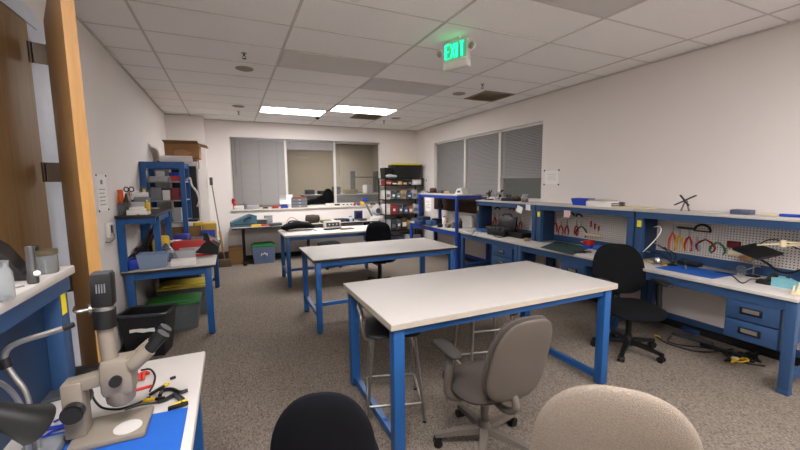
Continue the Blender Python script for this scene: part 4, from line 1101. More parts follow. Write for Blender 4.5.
# ------------------------------------------------------------------ far window sill and bench
SZ = BZ0+.0015
def sill(px, y=None): p = ay(px, 208, y or WB-.005); return Vector((p.x, p.y, SZ))
def wb(px, Y): p = ay(px, 222, Y); return Vector((p.x, Y, WBH+.0005))
c = sill(231.5); c.x = .115
t = thing('telephone_handset', 'red handset standing at the left end of the far window sill', 'handset', c)
G().tube([(.0, 0, .01), (-.02, 0, .10), (-.05, 0, .18), (-.03, 0, .24)], lambda u: .030+.012*abs(u-.5)*2, n=10).build('body', RED, t)
c = sill(239); 
t = thing('router', 'white box with a grey bottle-like aerial on the left of the sill', 'device', c)
G().bb(-.10, .10, -.04, .04, 0, .09, .01).build('body', WHITEB, t); G().cyl((.12, 0, 0), (.12, 0, .15), .025, .018).build('aerial', GREYP, t)
c = sill(253); block('grey_meter', 'grey metal box in front of the lowered blind on the sill', 'box', c, (.26, .08, .10), GREYL, bev=.006)
c = sill(265.5); block('grey_gadget', 'small flat grey gadget right of the grey metal box', 'box', c, (.11, .06, .04), GREYD)
c = sill(275.5); block('red_case', 'small flat red case on the sill', 'case', c, (.14, .07, .05), RED)
c = sill(284.5); block('blue_case', 'small flat blue case beside the red one on the sill', 'case', c, (.16, .06, .05), DBLUE)
c = sill(286.5, WB+.025); 
t = thing('paper_stand', 'white sheet propped on a stand on the sill', 'paper', c)
G().box((0, .0, .20), (.30, .003, .22), rx=-.12).build('sheet', PAPER, t); G().bb(-.10, .02, -.005, .02, 0, .12, .003).build('prop', GREYD, t); G().bb(.05, .14, -.005, .02, 0, .10, .003).build('pad', WHITEB, t)
c = sill(299.5, WB+.01)
t = drawer_box('drawer_organiser', 'grey drawer organiser with red top on the sill', c, .36, .1, .22, 3, GREYD, GREYP)
G().bb(-.17, .17, -.05, .05, .2205, .25, .008).build('lid', col('#8a3a36', .6), t)
c = sill(340); 
t = thing('power_strip', 'long white power strip with a dark display on the sill', 'power strip', c)
G().bb(-.36, .36, -.03, .03, 0, .075, .006).build('body', WHITEB, t); G().bb(-.14, -.01, -.0325, -.0302, .02, .06).build('display', GREYD, t)
for q in (.06, .16, .26): G().bb(q, q+.05, -.0325, -.0302, .025, .05).build('socket', GREYD, t)
c = sill(354); block('red_toy', 'small red block on the sill near the right pane', 'block', c, (.07, .06, .06), RED)
c = sill(358.5); block('purple_toy', 'small purple block between the red and yellow ones', 'block', c, (.06, .06, .06), PURP)
c = sill(363.5)
t = thing('toy_truck', 'yellow and blue toy truck on the right of the sill', 'toy', c)
G().bb(-.09, .02, -.04, .04, 0, .10, .015).build('cab', YEL, t); G().bb(-.03, .10, -.045, .045, .09, .19, .02).build('hopper', DBLUE, t)
c = sill(373); block('small_tin', 'low brown tin near the right end of the sill', 'tin', c, (.12, .06, .04), BROWN)

# on the bench
t = thing('tool_case', 'teal blue sloping case at the left end of the far bench', 'case', wb(243, 8.55), .1)
G().prism([(-.24, 0), (.26, 0), (.26, .22), (.14, .26), (-.24, .10)], -.15, .15, Matrix(((1, 0, 0, 0), (0, 0, -1, 0), (0, 1, 0, 0), (0, 0, 0, 1)))).build('shell', col('#3e6475', .5), t)
G().tube([(.0, -.155, .12), (.02, -.18, .16), (.12, -.18, .2), (.14, -.155, .18)], .012).build('handle', BLACK, t)
G().bb(-.2, .2, -.156, -.150, .04, .07).build('latch_strip', GREYD, t)
t = thing('display_unit', 'grey meter with dark screen on the far bench', 'instrument', wb(262, 8.55))
G().bb(-.13, .13, -.08, .08, 0, .15, .008).build('body', GREYL, t); G().bb(-.11, .09, -.083, -.0805, .03, .13).build('screen', GREYD, t)
t = thing('glass_beaker', 'clear beaker right of the grey meter on the far bench', 'beaker', wb(268.5, 8.55))
G().lathe([(.085, 0), (.09, .01), (.09, .20), (.095, .21)], n=22).build('glass', FROST, t)
for c_, px, lab, s, mm in ((0, 256, 'yellow cloth on the edge of the far bench', (.20, .10, .04), YEL), (1, 265, 'red strip of parts on the edge of the far bench', (.22, .06, .03), RED), (2, 275, 'flat dark tray at the far bench left of the black case', (.26, .2, .05), GREYD)):
    block('bench_item', lab, 'supplies', wb(px, 8.40), s, mm, .05*c_, .008)
t = thing('carry_case', 'black soft case open on the left of the blue table', 'case', (1.10, 6.86, .8705), .12)
G().pad(supel(.60, .30, 40, 3.5), .06, .06, lambda u, v, w: (u, v, .062+w+.04*math.cos(6*u))).build('body', BLACKF, t)
G().tube([(-.2, -.02, .10), (-.16, -.06, .18), (0, -.09, .17), (.1, -.05, .13)], .012).build('strap', BLACK, t)
G().bb(-.05, .20, -.06, .06, .12, .15, .012).build('pocket', GREYD, t)
cord('red wire looping above the black case on the blue table', [(.93, 6.95, .90), (.92, 6.98, 1.02), (1.0, 7.0, 1.10), (1.10, 7.0, 1.05), (1.16, 6.95, .96)], .005, RED, 'wire', 'wire')
block('clip_stand', 'small dark red clip standing at the left corner of the blue table', 'clip', (.90, 6.86, .8705), (.05, .08, .10), col('#5c2328', .5))
t = thing('rolled_cushion', 'dark brown rolled cushion on the far bench behind the black case', 'cushion', wb(313, 8.45), -.2)
G().lathe([(.02, -.17), (.09, -.15), (.10, .0), (.085, .14), (.02, .16)], n=20, mtx=Matrix.Translation((0, 0, .10)) @ Matrix.Rotation(PI/2, 4, 'Y')).build('cover', col('#383026', .8), t)
for k, (px, s, mm, lab) in enumerate(((326, (.24, .2, .06), OLIVE, 'olive cloth bundle right of the rolled cushion'), (330, (.26, .2, .05), CREAMP, 'cream folded cloth on the far bench'), (340, (.26, .16, .08), GREYD, 'dark instrument behind the white one on the far bench'), (349, (.18, .2, .07), BLACK, 'black box near the blue cup on the far bench'), (362, (.20, .18, .05), GREYD, 'dark tray right of the blue cup on the far bench'))):
    block('bench_item', lab, 'supplies', wb(px, 8.45), s, mm, .1*k, .02)
t = thing('pale_bottle', 'small pale blue jar left of the blue cup', 'jar', wb(350.5, 8.38))
G().lathe([(.045, 0), (.05, .02), (.05, .09), (.035, .11)], n=18).build('glass', col('#a9bacb', .3), t); G().cyl((0, 0, .11), (0, 0, .13), .036).build('lid', GREYP, t)
t = thing('blue_display', 'dark blue square display on the far bench', 'display', wb(358.5, 8.5))
G().bb(-.10, .10, -.03, .03, .03, .24, .006).build('case', col('#27335f', .5), t); G().bb(-.07, .07, -.034, -.0305, .06, .20).build('screen', col('#161b33', .3), t); G().bb(-.06, .06, -.05, .05, 0, .03, .004).build('foot', GREYL, t)
t = thing('bench_fan', 'pale bench fan with tilted arm at the right of the far bench', 'fan', wb(377, 8.45))
G().bb(-.16, .14, -.09, .09, 0, .10, .02).build('base', WHITEB, t); G().sph((0, -.02, .23), .14, (1, .5, .9), n=20).build('shroud', GREYL, t); G().cyl((0, -.09, .23), (0, -.10, .23), .06).build('hub', GREYD, t)
G().bar((-.12, -.04, .06), (-.28, -.04, .38), .05, .04, .006).build('arm', GREYP, t)
t = thing('white_instrument', 'white instrument with dark panel tilted on the blue table', 'instrument', (1.69, 6.68, .8705), .08)
G().box((0, .03, .085), (.32, .09, .14), rx=-.25, bev=.010).build('body', WHITEB, t); G().box((0, -.022, .092), (.25, .004, .075), rx=-.25).build('panel', GREYD, t)
for q in (-.07, 0, .07): G().sph((q, -.026, .095), .012).build('knob', WHITEB, t)
G().bb(-.16, .18, -.02, .06, 0, .02, .004).build('foot', BLACK, t)
block('notebook', 'dark notebook lying right of the white instrument', 'notebook', (1.93, 6.62, .8705), (.24, .16, .015), col('#4a3a3c', .7), .1)
block('small_part', 'tiny grey part lying on the blue table', 'part', (1.36, 6.62, .8705), (.05, .03, .012), GREYP)

# below the far bench
t = thing('cardboard_box', 'brown cardboard box on the floor under the far bench', 'box', (.05, 8.78, 0))
G().bb(-.14, .14, -.16, .16, 0, .36, .004).build('body', CARD, t); G().bb(-.14, .14, -.162, -.1605, .30, .305).build('seam', BROWN, t); G().bb(-.138, .138, -.03, .03, .3605, .362).build('tape', TAN, t)
t = tote('lidded_tote', 'grey tote with green lid under the far bench', (.61, 8.60, 0), .46, .36, .36, col('#5b6a86', .4), col('#2f7a45', .5), lh=.07)
G().tube([(-.06, -.186, .17), (-.05, -.186, .23), (-.02, -.186, .20), (.01, -.186, .24), (.03, -.186, .20), (.06, -.186, .22), (.05, -.186, .16)], .008).build('painted_mark', WHITEB, t)

# ------------------------------------------------------------------ far left corner
t = thing('tall_cabinet', 'pale tall cabinet behind the blue rack carrying cardboard boxes', 'cabinet', (-.79, 7.50, 0))
G().bb(-.25, .25, -.6, .6, 0, 1.99, .006).build('body', col('#8c8780', .5), t)
G().bb(.2505, .262, -.58, -.005, .06, 1.97, .003).build('door', col('#8c8780', .5), t); G().bb(.2505, .262, .005, .58, .06, 1.97, .003).build('door', col('#8c8780', .5), t)
t = thing('cardboard_box', 'large brown cardboard box with open flaps on top of the pile at left', 'box', (-.66, 7.28, 2.15), 0)
bm = bmesh.new(); bm.free()
g = G(); g.bb(-.24, .24, -.30, .30, 0, .22, .003); g.build('body', CARD, t)
G().box((0, -.40, .235), (.48, .22, .006), rx=-.12).build('flap', CARD, t); G().box((.30, 0, .215), (.13, .58, .006), ry=.25).build('flap', CARD, t)
G().prism([(-.12, .04), (.08, .02), (.14, .08), (.02, .13), (-.1, .11)], -.302, -.3005, Matrix(((1, 0, 0, 0), (0, 0, 1, 0), (0, 1, 0, 0), (0, 0, 0, 1)))).build('torn_patch', col('#b98a68', .8), t)
t = thing('cardboard_box', 'lower brown box below the open-flapped box at left', 'box', (-.66, 7.26, 1.991))
G().bb(-.20, .20, -.28, .28, 0, .155, .003).build('body', col('#7a5b38', .85), t); G().bb(-.03, .10, -.283, -.2805, .05, .12).build('label_plate', col('#b5a58c', .7), t)
block('dark_book', 'dark flat box beside the lower cardboard box at left', 'box', (-.95, 7.12, 1.991), (.12, .3, .10), BLACK)
t = thing('display_board', 'black panel with white frame standing behind the left bench', 'board', (-.40, 6.72, LB))
G().bb(-.17, .17, -.012, .012, .0, 1.18, .003).build('panel', col('#1c211d', .6), t)
for (a, b, c_, d) in ((-.20, -.17, -.0, 1.25), (.17, .20, .0, 1.25)): G().bb(a, b, -.016, .016, c_, d, .003).build('frame_side', WHITEB, t)
G().bb(-.17, .17, -.016, .016, 1.18, 1.25, .003).build('frame_top', WHITEB, t)
t.location = (-.63, 6.72, LB+.001)
t = thing('broom', 'long-handled broom leaning in the far left corner', 'broom', (-.22, 8.72, 0))
hd = az(217, 252, 0)
P = dict(parent=t, world=True)
G().cyl((-.33, 8.60, 1.80), (-.17, 8.50, .16), .011).build('handle', GREYP, **P)
G().bb(-.36, -.30, 8.57, 8.63, 1.70, 1.86, .01).build('grip', GREYD, **P)
G().bar((-.23, 8.535, .75), (-.185, 8.51, .30), .05, .035, .01).build('dustpan_handle', TAN, **P)
G().bb(-.29, -.04, 8.44, 8.54, .0, .16, .015).build('brush', col('#5a4632', .8), **P)
block('floor_crate', 'brown crate on the floor behind the broom', 'crate', (-.20, 8.80, 0), (.26, .2, .25), BROWN)

# ------------------------------------------------------------------ left bench clutter
def lb(px, py, depth=0): p = az(px, py, LB); d = ray(px, py); d.z = 0; d.normalize(); p = p+d*depth; return Vector((p.x, p.y, LB+.0005))
RS = 1.4005
def rs(px, Y): p = ay(px, 213, Y); return Vector((p.x, Y, RS))
# on the riser
c = rs(124, 4.78)
t = thing('tool_cup', 'clear cup crammed with orange-handled tools on the riser shelf', 'cup', c)
G().lathe([(.05, 0), (.055, .01), (.06, .13), (.055, .13)], n=20).build('cup', FROST, t)
for k in range(7):
    a = k*.9
    G().cyl((.02*math.cos(a), .02*math.sin(a), .10), (.075*math.cos(a), .06*math.sin(a), .22+.02*(k % 3)), .012, .014, n=10).build('tool_handle', ORANGE if k % 3 else BROWN, t)
c = rs(131, 4.70)
t = thing('scissors', 'black-handled scissors standing up behind the orange tools', 'scissors', c)
for q in (-1, 1):
    G().tube([(q*.022+.02*math.cos(a), 0, .265+.024*math.sin(a)) for a in [2*PI*k/10 for k in range(10)]], .006, close=True).build('finger_loop', BLACK, t)
    G().bar((q*.016, 0, .245), (-q*.012, 0, .02), .014, .005).build('blade', STEEL, t)
c = rs(116, 4.75); block('clear_case', 'cloudy clear case at the left end of the riser shelf', 'case', c, (.10, .12, .11), FROST)
for k, (px, Y, s, mm, lab) in enumerate(((137, 4.72, (.14, .22, .055), WHITEB, 'white box at the front of the riser shelf'), (136, 4.98, (.16, .22, .12), GREYL, 'pale grey box behind the white one on the riser shelf'), (143.5, 5.25, (.16, .2, .17), GREYP, 'grey upright carton at the back of the riser shelf'), (140, 5.5, (.2, .14, .22), WHITEB, 'tall white carton at the rear of the riser shelf'))):
    block('carton', lab, 'box', rs(px, Y), s, mm, .08*k, .005)
c = rs(137, 4.72); block('papers', 'loose papers lying on the white box on the riser shelf', 'papers', c+Vector((0, 0, .0565)), (.13, .24, .02), PAPER, .2)
bottle('glue_bottle', 'bottle with yellow cap standing at the back of the riser shelf', rs(146, 5.62), .04, .26, WHITEB, YEL)
bottle('spray_can', 'yellow can beside the riser shelf cartons', rs(150, 5.1)+Vector((-.02, 0, 0)), .028, .14, YEL, WHITEB)
# rack contents
def rk(y, x, z): return Vector((x, y, z+.0005))
for lab, y, x, z, s, mm in (
    ('red box on the upper shelf of the left blue rack', 6.05, -.66, 1.76, (.14, .12, .07), RED),
    ('pale long box on the upper shelf of the left blue rack', 6.08, -.86, 1.76, (.22, .16, .07), GREYL),
    ('white bottle-shaped carton at the back of the upper rack shelf', 6.4, -.9, 1.76, (.10, .10, .15), WHITEB),
    ('blue carton at the back of the upper rack shelf', 6.4, -.72, 1.76, (.14, .12, .13), DBLUE),
    ('grey carton on the middle shelf of the left blue rack', 6.05, -.92, 1.50, (.13, .14, .18), GREYP),
    ('dark red round tin on the middle shelf of the left blue rack', 6.05, -.66, 1.50, (.15, .13, .17), col('#7c2b30', .6)),
    ('white carton between grey carton and red tin on the left rack', 6.05, -.79, 1.50, (.09, .12, .14), WHITEB),
    ('dark blue carton behind others on the middle rack shelf', 6.38, -.8, 1.50, (.3, .14, .16), col('#2a3a63', .6)),
    ('white jug on the lowest shelf of the left blue rack', 6.05, -.95, 1.20, (.10, .12, .20), WHITEB),
    ('blue-white carton on the lowest shelf of the left blue rack', 6.05, -.82, 1.20, (.12, .12, .17), col('#7f93b5', .5)),
    ('second white jug on the lowest shelf of the left blue rack', 6.05, -.68, 1.20, (.10, .12, .19), GREYL)):
    block('carton', lab, 'box', rk(y, x, z), s, mm, random.uniform(-.15, .15), .006)
t = thing('rolled_sheet', 'long white rolled sheet across the top of the left blue rack', 'roll', (-.68, 6.15, 2.0205))
G().cyl((-.18, 0, .05), (.22, .02, .05), .05, n=20).build('roll', WHITEB, t)
cord('white cable hanging from the side of the left blue rack', [(-.545, 6.1, 1.78), (-.50, 6.06, 1.80), (-.48, 6.05, 1.70), (-.42, 6.02, 1.60), (-.40, 6.0, 1.48), (-.43, 6.02, 1.40)], .014, WHITEP)
# on the bench top
c = Vector((-.79, 4.715, LB+.0005))
t = open_bin('clear_bin', 'clear plastic bin at the near edge of the left bench', 'bin', c, .26, .17, .16, mat('bluish_plastic', '#9fb4cf', .25, var=.03, trans=.45), 0, .9)
for k in range(4): G().sph((-.08+.05*k, .03*(-1)**k, .04), .035, n=10).build('contents', random.choice([GREYL, WHITEB, PINK]), t)
c = lb(140, 258, .34)
t = thing('tripod_bag', 'black folded tripod leaning over the clear bin', 'tripod', (-.92, 4.98, LB+.0005))
G().bar((-.08, 0, .10), (.13, .05, .44), .05, .03, .008).build('leg', BLACK, t); G().bar((-.05, .05, .10), (.17, .08, .40), .03, .03, .008).build('leg', BLACK, t)
G().bb(-.14, .16, -.08, .14, 0, .11, .02).build('bag', BLACKF, t)
block('blue_cloth', 'bright blue bag against the wall on the left bench', 'bag', (-.96, 4.72, LB+.0005), (.12, .16, .12), DBLUE, .2, .03)
c = lb(184, 266, .09); block('white_carton', 'white carton lying on the near right of the left bench', 'box', c, (.24, .16, .06), WHITEB, .05)
c = lb(181, 262, .20)
block('label_pouch', 'grey printed pouch lying behind the white carton', 'pouch', c, (.32, .14, .10), GREYL, .06, .02)
c = Vector((-.45, 5.29, LB+.0005))
t = thing('red_box', 'red flat box with white label on the left bench', 'box', c, .05)
G().bb(-.22, .22, -.10, .10, 0, .19, .006).build('body', RED, t); G().bb(-.15, .10, -.102, -.1005, .03, .12).build('label_plate', GREYL, t)
c = lb(206, 257, .1)
t = thing('scraper', 'black fan-shaped scraper lying on the near right corner of the left bench', 'scraper', c, -.2)
G().prism([(-.14, -.08), (.15, -.12), (.16, -.02), (.06, .06), (.03, .16), (-.02, .16), (-.02, .05), (-.13, -.02)], -.015, .015, Matrix(((1, 0, 0, 0), (0, .25, -.97, 0), (0, .97, .25, .125), (0, 0, 0, 1)))).build('blade', BLACK, t)
c = lb(208, 242, .10)
t = thing('grey_case', 'dark grey case with sloping sides on the right edge of the left bench', 'case', (-.36, 5.72, LB+.0005), .1)
G().prism([(-.15, 0), (.15, 0), (.19, .10), (.10, .16), (-.15, .16)], -.24, .24, Matrix(((1, 0, 0, 0), (0, 0, -1, 0), (0, 1, 0, 0), (0, 0, 0, 1)))).build('shell', col('#50504f', .6), t); G().tube([(.17, -.06, .08), (.20, -.05, .10), (.20, .05, .10), (.17, .06, .08)], .008).build('handle', BLACK, t)
t = thing('bag_pile', 'clear plastic bag of parts in the middle of the left bench', 'bag', (-.71, 5.05, LB+.0005))
G().lathe([(.10, 0), (.12, .03), (.09, .11), (.02, .20), (.005, .21)], n=14).build('film', FROST, t); G().sph((0, 0, .05), .07, (1, 1, .6), n=12).build('contents', PURP, t)
for lab, x, y, s, mm, rz in (
    ('navy flat case under the grey case on the left bench', -.68, 5.68, (.30, .48, .15), col('#22355f', .5), .0),
    ('brown cardboard tray stacked behind the navy case', -.62, 6.16, (.42, .28, .30), col('#8a6a3c', .8), .05),
    ('yellow and black drill box on the right of the pile', -.30, 6.14, (.18, .26, .33), col('#c4a32a', .5), .1),
    ('deep blue box in front of the yellow drill box', -.31, 5.985, (.18, .04, .24), DBLUE, .02),
    ('yellow caution-coloured bin at the left of the pile', -.80, 5.32, (.18, .20, .26), YEL, .2),
    ('red-brown box beside the yellow bin on the left bench', -.92, 5.80, (.16, .20, .30), col('#7b3a2c', .6), 0)):
    block('carton', lab, 'box', (x, y, LB+.0005), s, mm, rz, .008)
block('white_papers', 'heap of white papers on top of the cardboard tray', 'papers', (-.62, 6.15, LB+.3015), (.40, .26, .06), PAPER, .2, .012)
block('black_sleeve', 'black sleeve lying on the white paper heap', 'sleeve', (-.60, 6.16, LB+.3625), (.34, .16, .03), BLACK, -.1, .008)
# below
t = open_bin('waste_bin', 'black waste bin with liner in front of the left bench', 'waste bin', (-.82, 4.38, 0), .40, .26, .45, mat('bin_black', '#1b1c1e', .4), -.22, .80, lip=.012)
G().tube([(-.205, -.138, .445), (0, -.14, .44), (.205, -.138, .445), (.212, 0, .44), (.205, .138, .445), (0, .14, .44), (-.205, .138, .445), (-.212, 0, .44)], .016, close=True).build('liner', mat('liner_film', '#3a3d42', .3), t)
g = G(); g.prism([(-.12, .30), (-.05, .31), (.03, .30), (.10, .31), (.105, .265), (.05, .27), (0, .262), (-.06, .275), (-.12, .268)], -.1305, -.128, Matrix(((1, 0, 0, 0), (0, 0, 1, 0), (0, 1, 0, 0), (0, 0, 0, 1)))); g.build('torn_label', PAPER, t)
tote('lidded_tote', 'clear tote with green lid under the left bench', (-.68, 5.12, 0), .54, .42, .30, FROST, col('#2c6b2f', .5), lh=.05)
tote('lidded_tote', 'clear tote with yellow lid behind the green-lidded one', (-.60, 5.68, 0), .60, .44, .36, FROST, col('#c3ad3f', .5), lh=.05)
block('dark_carton', 'dark carton at the back below the left bench', 'box', (-.72, 6.25, 0), (.5, .4, .48), col('#2b2a2c', .7))

# on the left wall
p = ax(102, 193, WL+.001)
t = thing('wall_notice', 'white instruction sheet pinned on the left wall by the open door', 'notice', p)
G().bb(0, .003, -.15, .15, -.17, .17, 0).build('sheet', PAPER, t)
for a in (-1, 1):
    for b in (-1, 1): G().cyl((.003, a*.14, b*.16), (.008, a*.14, b*.16), .010, n=10).build('pin', BLACK, t)
g = G(); g.bb(.003, .0042, -.03, .03, .08, .12)
for k in range(5): g.bb(.003, .0042, -.09, .09-.03*(k % 2), .03-.035*k, .037-.035*k)
g.build('printed_lines', GREYP, t)
p = ax(107, 230, WL+.001)
t = thing('wall_outlet', 'white wall outlet box with a short lead on the left wall', 'outlet', p)
G().bb(0, .03, -.05, .05, -.07, .07, .004).build('plate', WHITEP, t); G().bb(.03, .045, -.005, .03, -.03, .045, .004).build('plug', GREYD, t); G().tube([(.045, .01, -.03), (.05, .0, -.08), (.03, -.05, -.11), (.012, -.11, -.10)], .006).build('lead', GREYP, t)

# ------------------------------------------------------------------ the room beyond the window
t = thing('lab_bench', 'grey bench crowded with gear in the room beyond the window', 'workbench', (3.15, 11.2, 0))
G().bb(-1.2, 1.25, -.35, .35, 1.36, 1.40, .003).build('worktop', GREYL, t); G().bb(-1.15, 1.2, -.33, .33, 0, 1.359).build('cabinet', GREYP, t)
for k, (dx, s, mm, lab) in enumerate(((-1.0, (.26, .2, .14), GREYD, 'dark box at the left end of the bench beyond the window'), (-.6, (.3, .25, .10), BLACK, 'flat black box on the bench beyond the window'), (-.2, (.2, .2, .22), GREYD, 'tall dark instrument on the bench beyond the window'), (.25, (.4, .25, .12), OLIVE, 'olive box on the bench beyond the window'), (.8, (.22, .2, .26), GREYL, 'pale instrument at the right of the bench beyond the window'))):
    block('instrument', lab, 'instrument', (3.15+dx, 11.1, 1.4005), s, mm, .1*k, .01)
c = task_chair('dark office chair standing in the room beyond the window', BLACKF, BLACK, BLACK, seat_h=.62, back=(.48, .5), back_z=1.02, arms=True)
place(c, (1.98, 10.0, 0), math.radians(200), c['label'])
t = thing('jacket', 'black jacket heaped on the sill side of the room beyond', 'jacket', (2.18, 9.42, .95))
t.location = (2.1, 9.44, 0)
G().bb(-.30, .34, -.16, .16, 0, 1.20, .02).build('counter', GREYP, t)
G().sph((-.05, 0, 1.25), .22, (1.5, .6, .5), n=18).sph((.12, 0, 1.30), .20, (1.1, .6, .7), n=16).sph((.20, .02, 1.38), .16, (.9, .6, 1.3), n=14).sph((.02, -.03, 1.33), .12, (1.3, .7, .7), n=12).build('cloth', BLACKF, t)
t['label'] = 'low counter with a black jacket heaped on it beyond the window'; t['category'] = 'counter'; t.name = 'counter'
t = thing('storage_rack', 'dark tall rack at the right in the room beyond the window', 'rack', (4.1, 11.8, 0))
for x in (-.4, .4): G().bb(x-.02, x+.02, -.2, .2, 0, 2.1).build('side', GREYD, t)
for z in (.4, .9, 1.4, 1.9): G().bb(-.4, .4, -.2, .2, z, z+.03).build('shelf', GREYD, t)

# ------------------------------------------------------------------ near left bench: microscope, lamp, leads
NZ = NB+.0005
mq = [az(188, 408, NB), az(180, 452, NB), az(60, 520, NB), az(20, 441, NB)]
o = G().prism([(v.x, v.y) for v in mq], NB+.0003, NB+.0035).build('work_mat', MATBLUE)
tag(o, 'bright blue mat under the microscope on the near left bench', 'mat')
MZ = NB+.0038
MY = 1.475
def mp(px, py, Y=MY): return ay(px, py, Y)
A, B_, C_ = az(155, 410, NB), az(149, 434, NB), az(76, 452, NB)
t = thing('stereo_microscope', 'beige stereo microscope with a camera on top on the near bench', 'microscope', ((A.x+C_.x)/2, MY, MZ))
P = dict(parent=t, world=True)
x0, x1 = C_.x-.02, A.x
G().bb(x0, x1, MY-.085, MY+.085, MZ, MZ+.022, .008).build('base', CREAM, **P)
dc = az(128, 427, MZ+.023)
G().cyl((dc.x, dc.y, MZ+.0222), (dc.x, dc.y, MZ+.0242), .040, n=36).build('stage_plate', col('#b4b1ac', .6), **P)
pa, pb = mp(81, 440), mp(80, 383)
pxx = pa.x
G().bb(pxx-.028, pxx+.026, MY-.035, MY+.035, MZ+.022, mp(80, 379).z, .006).build('column', CREAM, **P)
zt = mp(80, 379).z
hx = mp(116, 372).x
# arm from column to head
G().bar((pxx-.01, MY, zt-.018), (hx, MY, zt-.002), .055, .042, .008).build('arm', CREAM, **P)
kk = G().cyl((pxx+.004, MY-.036, MZ+.118), (pxx+.004, MY-.062, MZ+.118), .030, n=24).cyl((pxx+.004, MY-.062, MZ+.118), (pxx+.004, MY-.070, MZ+.118), .026, n=24)
kk.build('focus_knob', BLACK, **P)
G().cyl((pxx-.01, MY+.036, MZ+.11), (pxx-.01, MY+.085, MZ+.11), .031, n=24).build('focus_knob', BLACK, **P)
hb, ht = mp(121, 392), mp(119, 352)
G().lathe([(.030, 0), (.040, .012), (.044, .05), (.046, .075)], (hx+.008, MY, mp(121, 402).z), n=28).build('objective_barrel', CREAM, **P)
zz = mp(121, 391).z
G().bb(hx-.038, hx+.055, MY-.045, MY+.045, zz, mp(119, 356).z, .018).build('head', CREAM, **P)
G().cyl((hx+.01, MY-.045, mp(120, 374).z), (hx+.01, MY-.062, mp(120, 374).z), .017, n=20).build('zoom_knob', BLACK, **P)
# neck slopes from the head up to the eyepieces
e0, e1, e2, e3 = mp(124, 366), mp(138, 358), mp(151, 346), mp(165, 330)
G().bar(e0, e1, .085, .055, .015).build('neck', CREAM, **P)
for q in (-1, 1):
    off = Vector((0, q*.030, 0))
    ey = G().cyl(e1+off-(e2-e1)*.3, e2+off, .024, .023, n=20).build('eye_tube', CREAM, **P)
    G().cyl(e2+off, e3+off, .0185, .0215, n=20).build('eyepiece', BLACK, ey, world=True)
tx = mp(107, 340)
tt, tb = mp(104, 322), mp(111, 366)
G().cyl(tb, tt, .024, .022, n=24).build('camera_tube', CREAM, **P)
r0, r1 = mp(105.5, 327), mp(104.5, 309)
G().cyl(r0, r1, .031, .031, n=28).build('tube_collar', BLACK, **P)
G().cyl(r1, mp(104.3, 305.5), .027, n=24).build('adapter_ring', STEEL, **P)
cm0, cm1 = mp(104.2, 305.5), mp(102, 273)
dcam = (cm1-cm0)
cb = G().bar(cm0, cm1, .058, .052, .006).build('camera_body', BLACK, **P)
G().bar(cm1-dcam*.02, cm1+dcam*.04, .050, .046, .004).build('camera_back', GREYD, cb, world=True)
g = G()
for k in range(4): g.bar(cm0+dcam*.45+Vector((-.010+.007*k, -.0292, 0)), cm0+dcam*.72+Vector((-.010+.007*k, -.0292, 0)), .003, .003)
g.build('vent_marks', GREYP, cb, world=True)

# gooseneck light guide and black lamp
t = thing('light_guide', 'silver gooseneck light guide with black tip at the left edge', 'lamp', az(33, 412, NB))
P = dict(parent=t, world=True)
LY = 1.42
pts = [mp(34, 411, LY), mp(27, 397, LY), mp(14, 377, LY), mp(5, 362, LY), mp(7, 350, LY), mp(20, 342, LY), mp(45, 334, LY), mp(64, 328, LY)]
pts[0].z = NB+.03
G().tube(pts, .0085, n=10).build('gooseneck', STEEL, **P)
G().cyl(mp(64, 328, LY), mp(74, 324.5, LY), .010, .008).build('tip', BLACK, **P)
G().cyl(mp(3.5, 361, LY)+Vector((0, 0, .008)), mp(6.5, 366, LY)-Vector((0, 0, .004)), .015).build('joint', BLACK, **P)
G().box((pts[0].x, LY, NB+.018), (.10, .12, .035), bev=.006).build('base', GREYP, **P)
t = thing('desk_lamp', 'black cone-shaped lamp head low at the bottom left corner', 'lamp', az(10, 470, NB))
P = dict(parent=t, world=True)
l0, l1 = ay(-8, 414, 1.22), ay(46, 414, 1.28)
ax_ = (l1-l0).normalized()
mm_ = Matrix.Translation(l0) @ Vector((0, 0, 1)).rotation_difference((l1+Vector((0, 0, -.035))-l0).normalized()).to_matrix().to_4x4()
Ln = (l1-l0).length
G().lathe([(.022, -.02), (.030, 0), (.036, Ln*.45), (.052, Ln*.95), (.050, Ln), (.046, Ln*.98), (.030, Ln*.4)], n=30, mtx=mm_).build('lamp_shade', BLACK, **P)
G().tube([l0, l0+Vector((-.06, -.02, .05)), ay(-10, 380, 1.30), ay(20, 404, 1.36), Vector((ay(24, 410, 1.38).x, 1.38, NB+.03))], .007).build('gooseneck', STEEL, **P)
q_ = ay(24, 410, 1.38); G().cyl((q_.x-.0, 1.38, NB+.0005), (q_.x, 1.38, NB+.03), .05).build('base', GREYP, **P)
# flat grey notebook and adapters behind
c = az(48, 399, NB)
t = thing('pocket_device', 'dark grey flat device with a white stripe on the near bench', 'device', (c.x, c.y, NZ), .25)
G().bb(-.06, .06, -.045, .045, 0, .012, .003).build('case', GREYD, t); G().bb(-.03, -.018, -.03, .02, .0121, .0128).build('stripe', PAPER, t)
c = az(27, 384, NB); block('power_adapter', 'pale power adapter under the gooseneck on the near bench', 'adapter', (c.x, c.y, NZ), (.07, .10, .06), GREYL, .3, .006)
c = az(92, 378, NB); block('controller_box', 'low black controller box behind the microscope', 'box', (c.x, c.y+.04, NZ), (.17, .09, .03), BLACK, -.05, .005)
def nb(px, py, dz=.004): p = az(px, py, NB); return Vector((p.x, p.y, NB+dz))
cord('black cable looping behind the microscope to the left', [nb(110, 369), nb(88, 368), nb(76, 375), nb(71, 380), nb(78, 385), nb(90, 381)], .005)
cord('black cable looping on the bench below the gooseneck', [nb(30, 380), nb(40, 377), nb(50, 381), nb(46, 389), nb(36, 394), nb(26, 398)], .005)
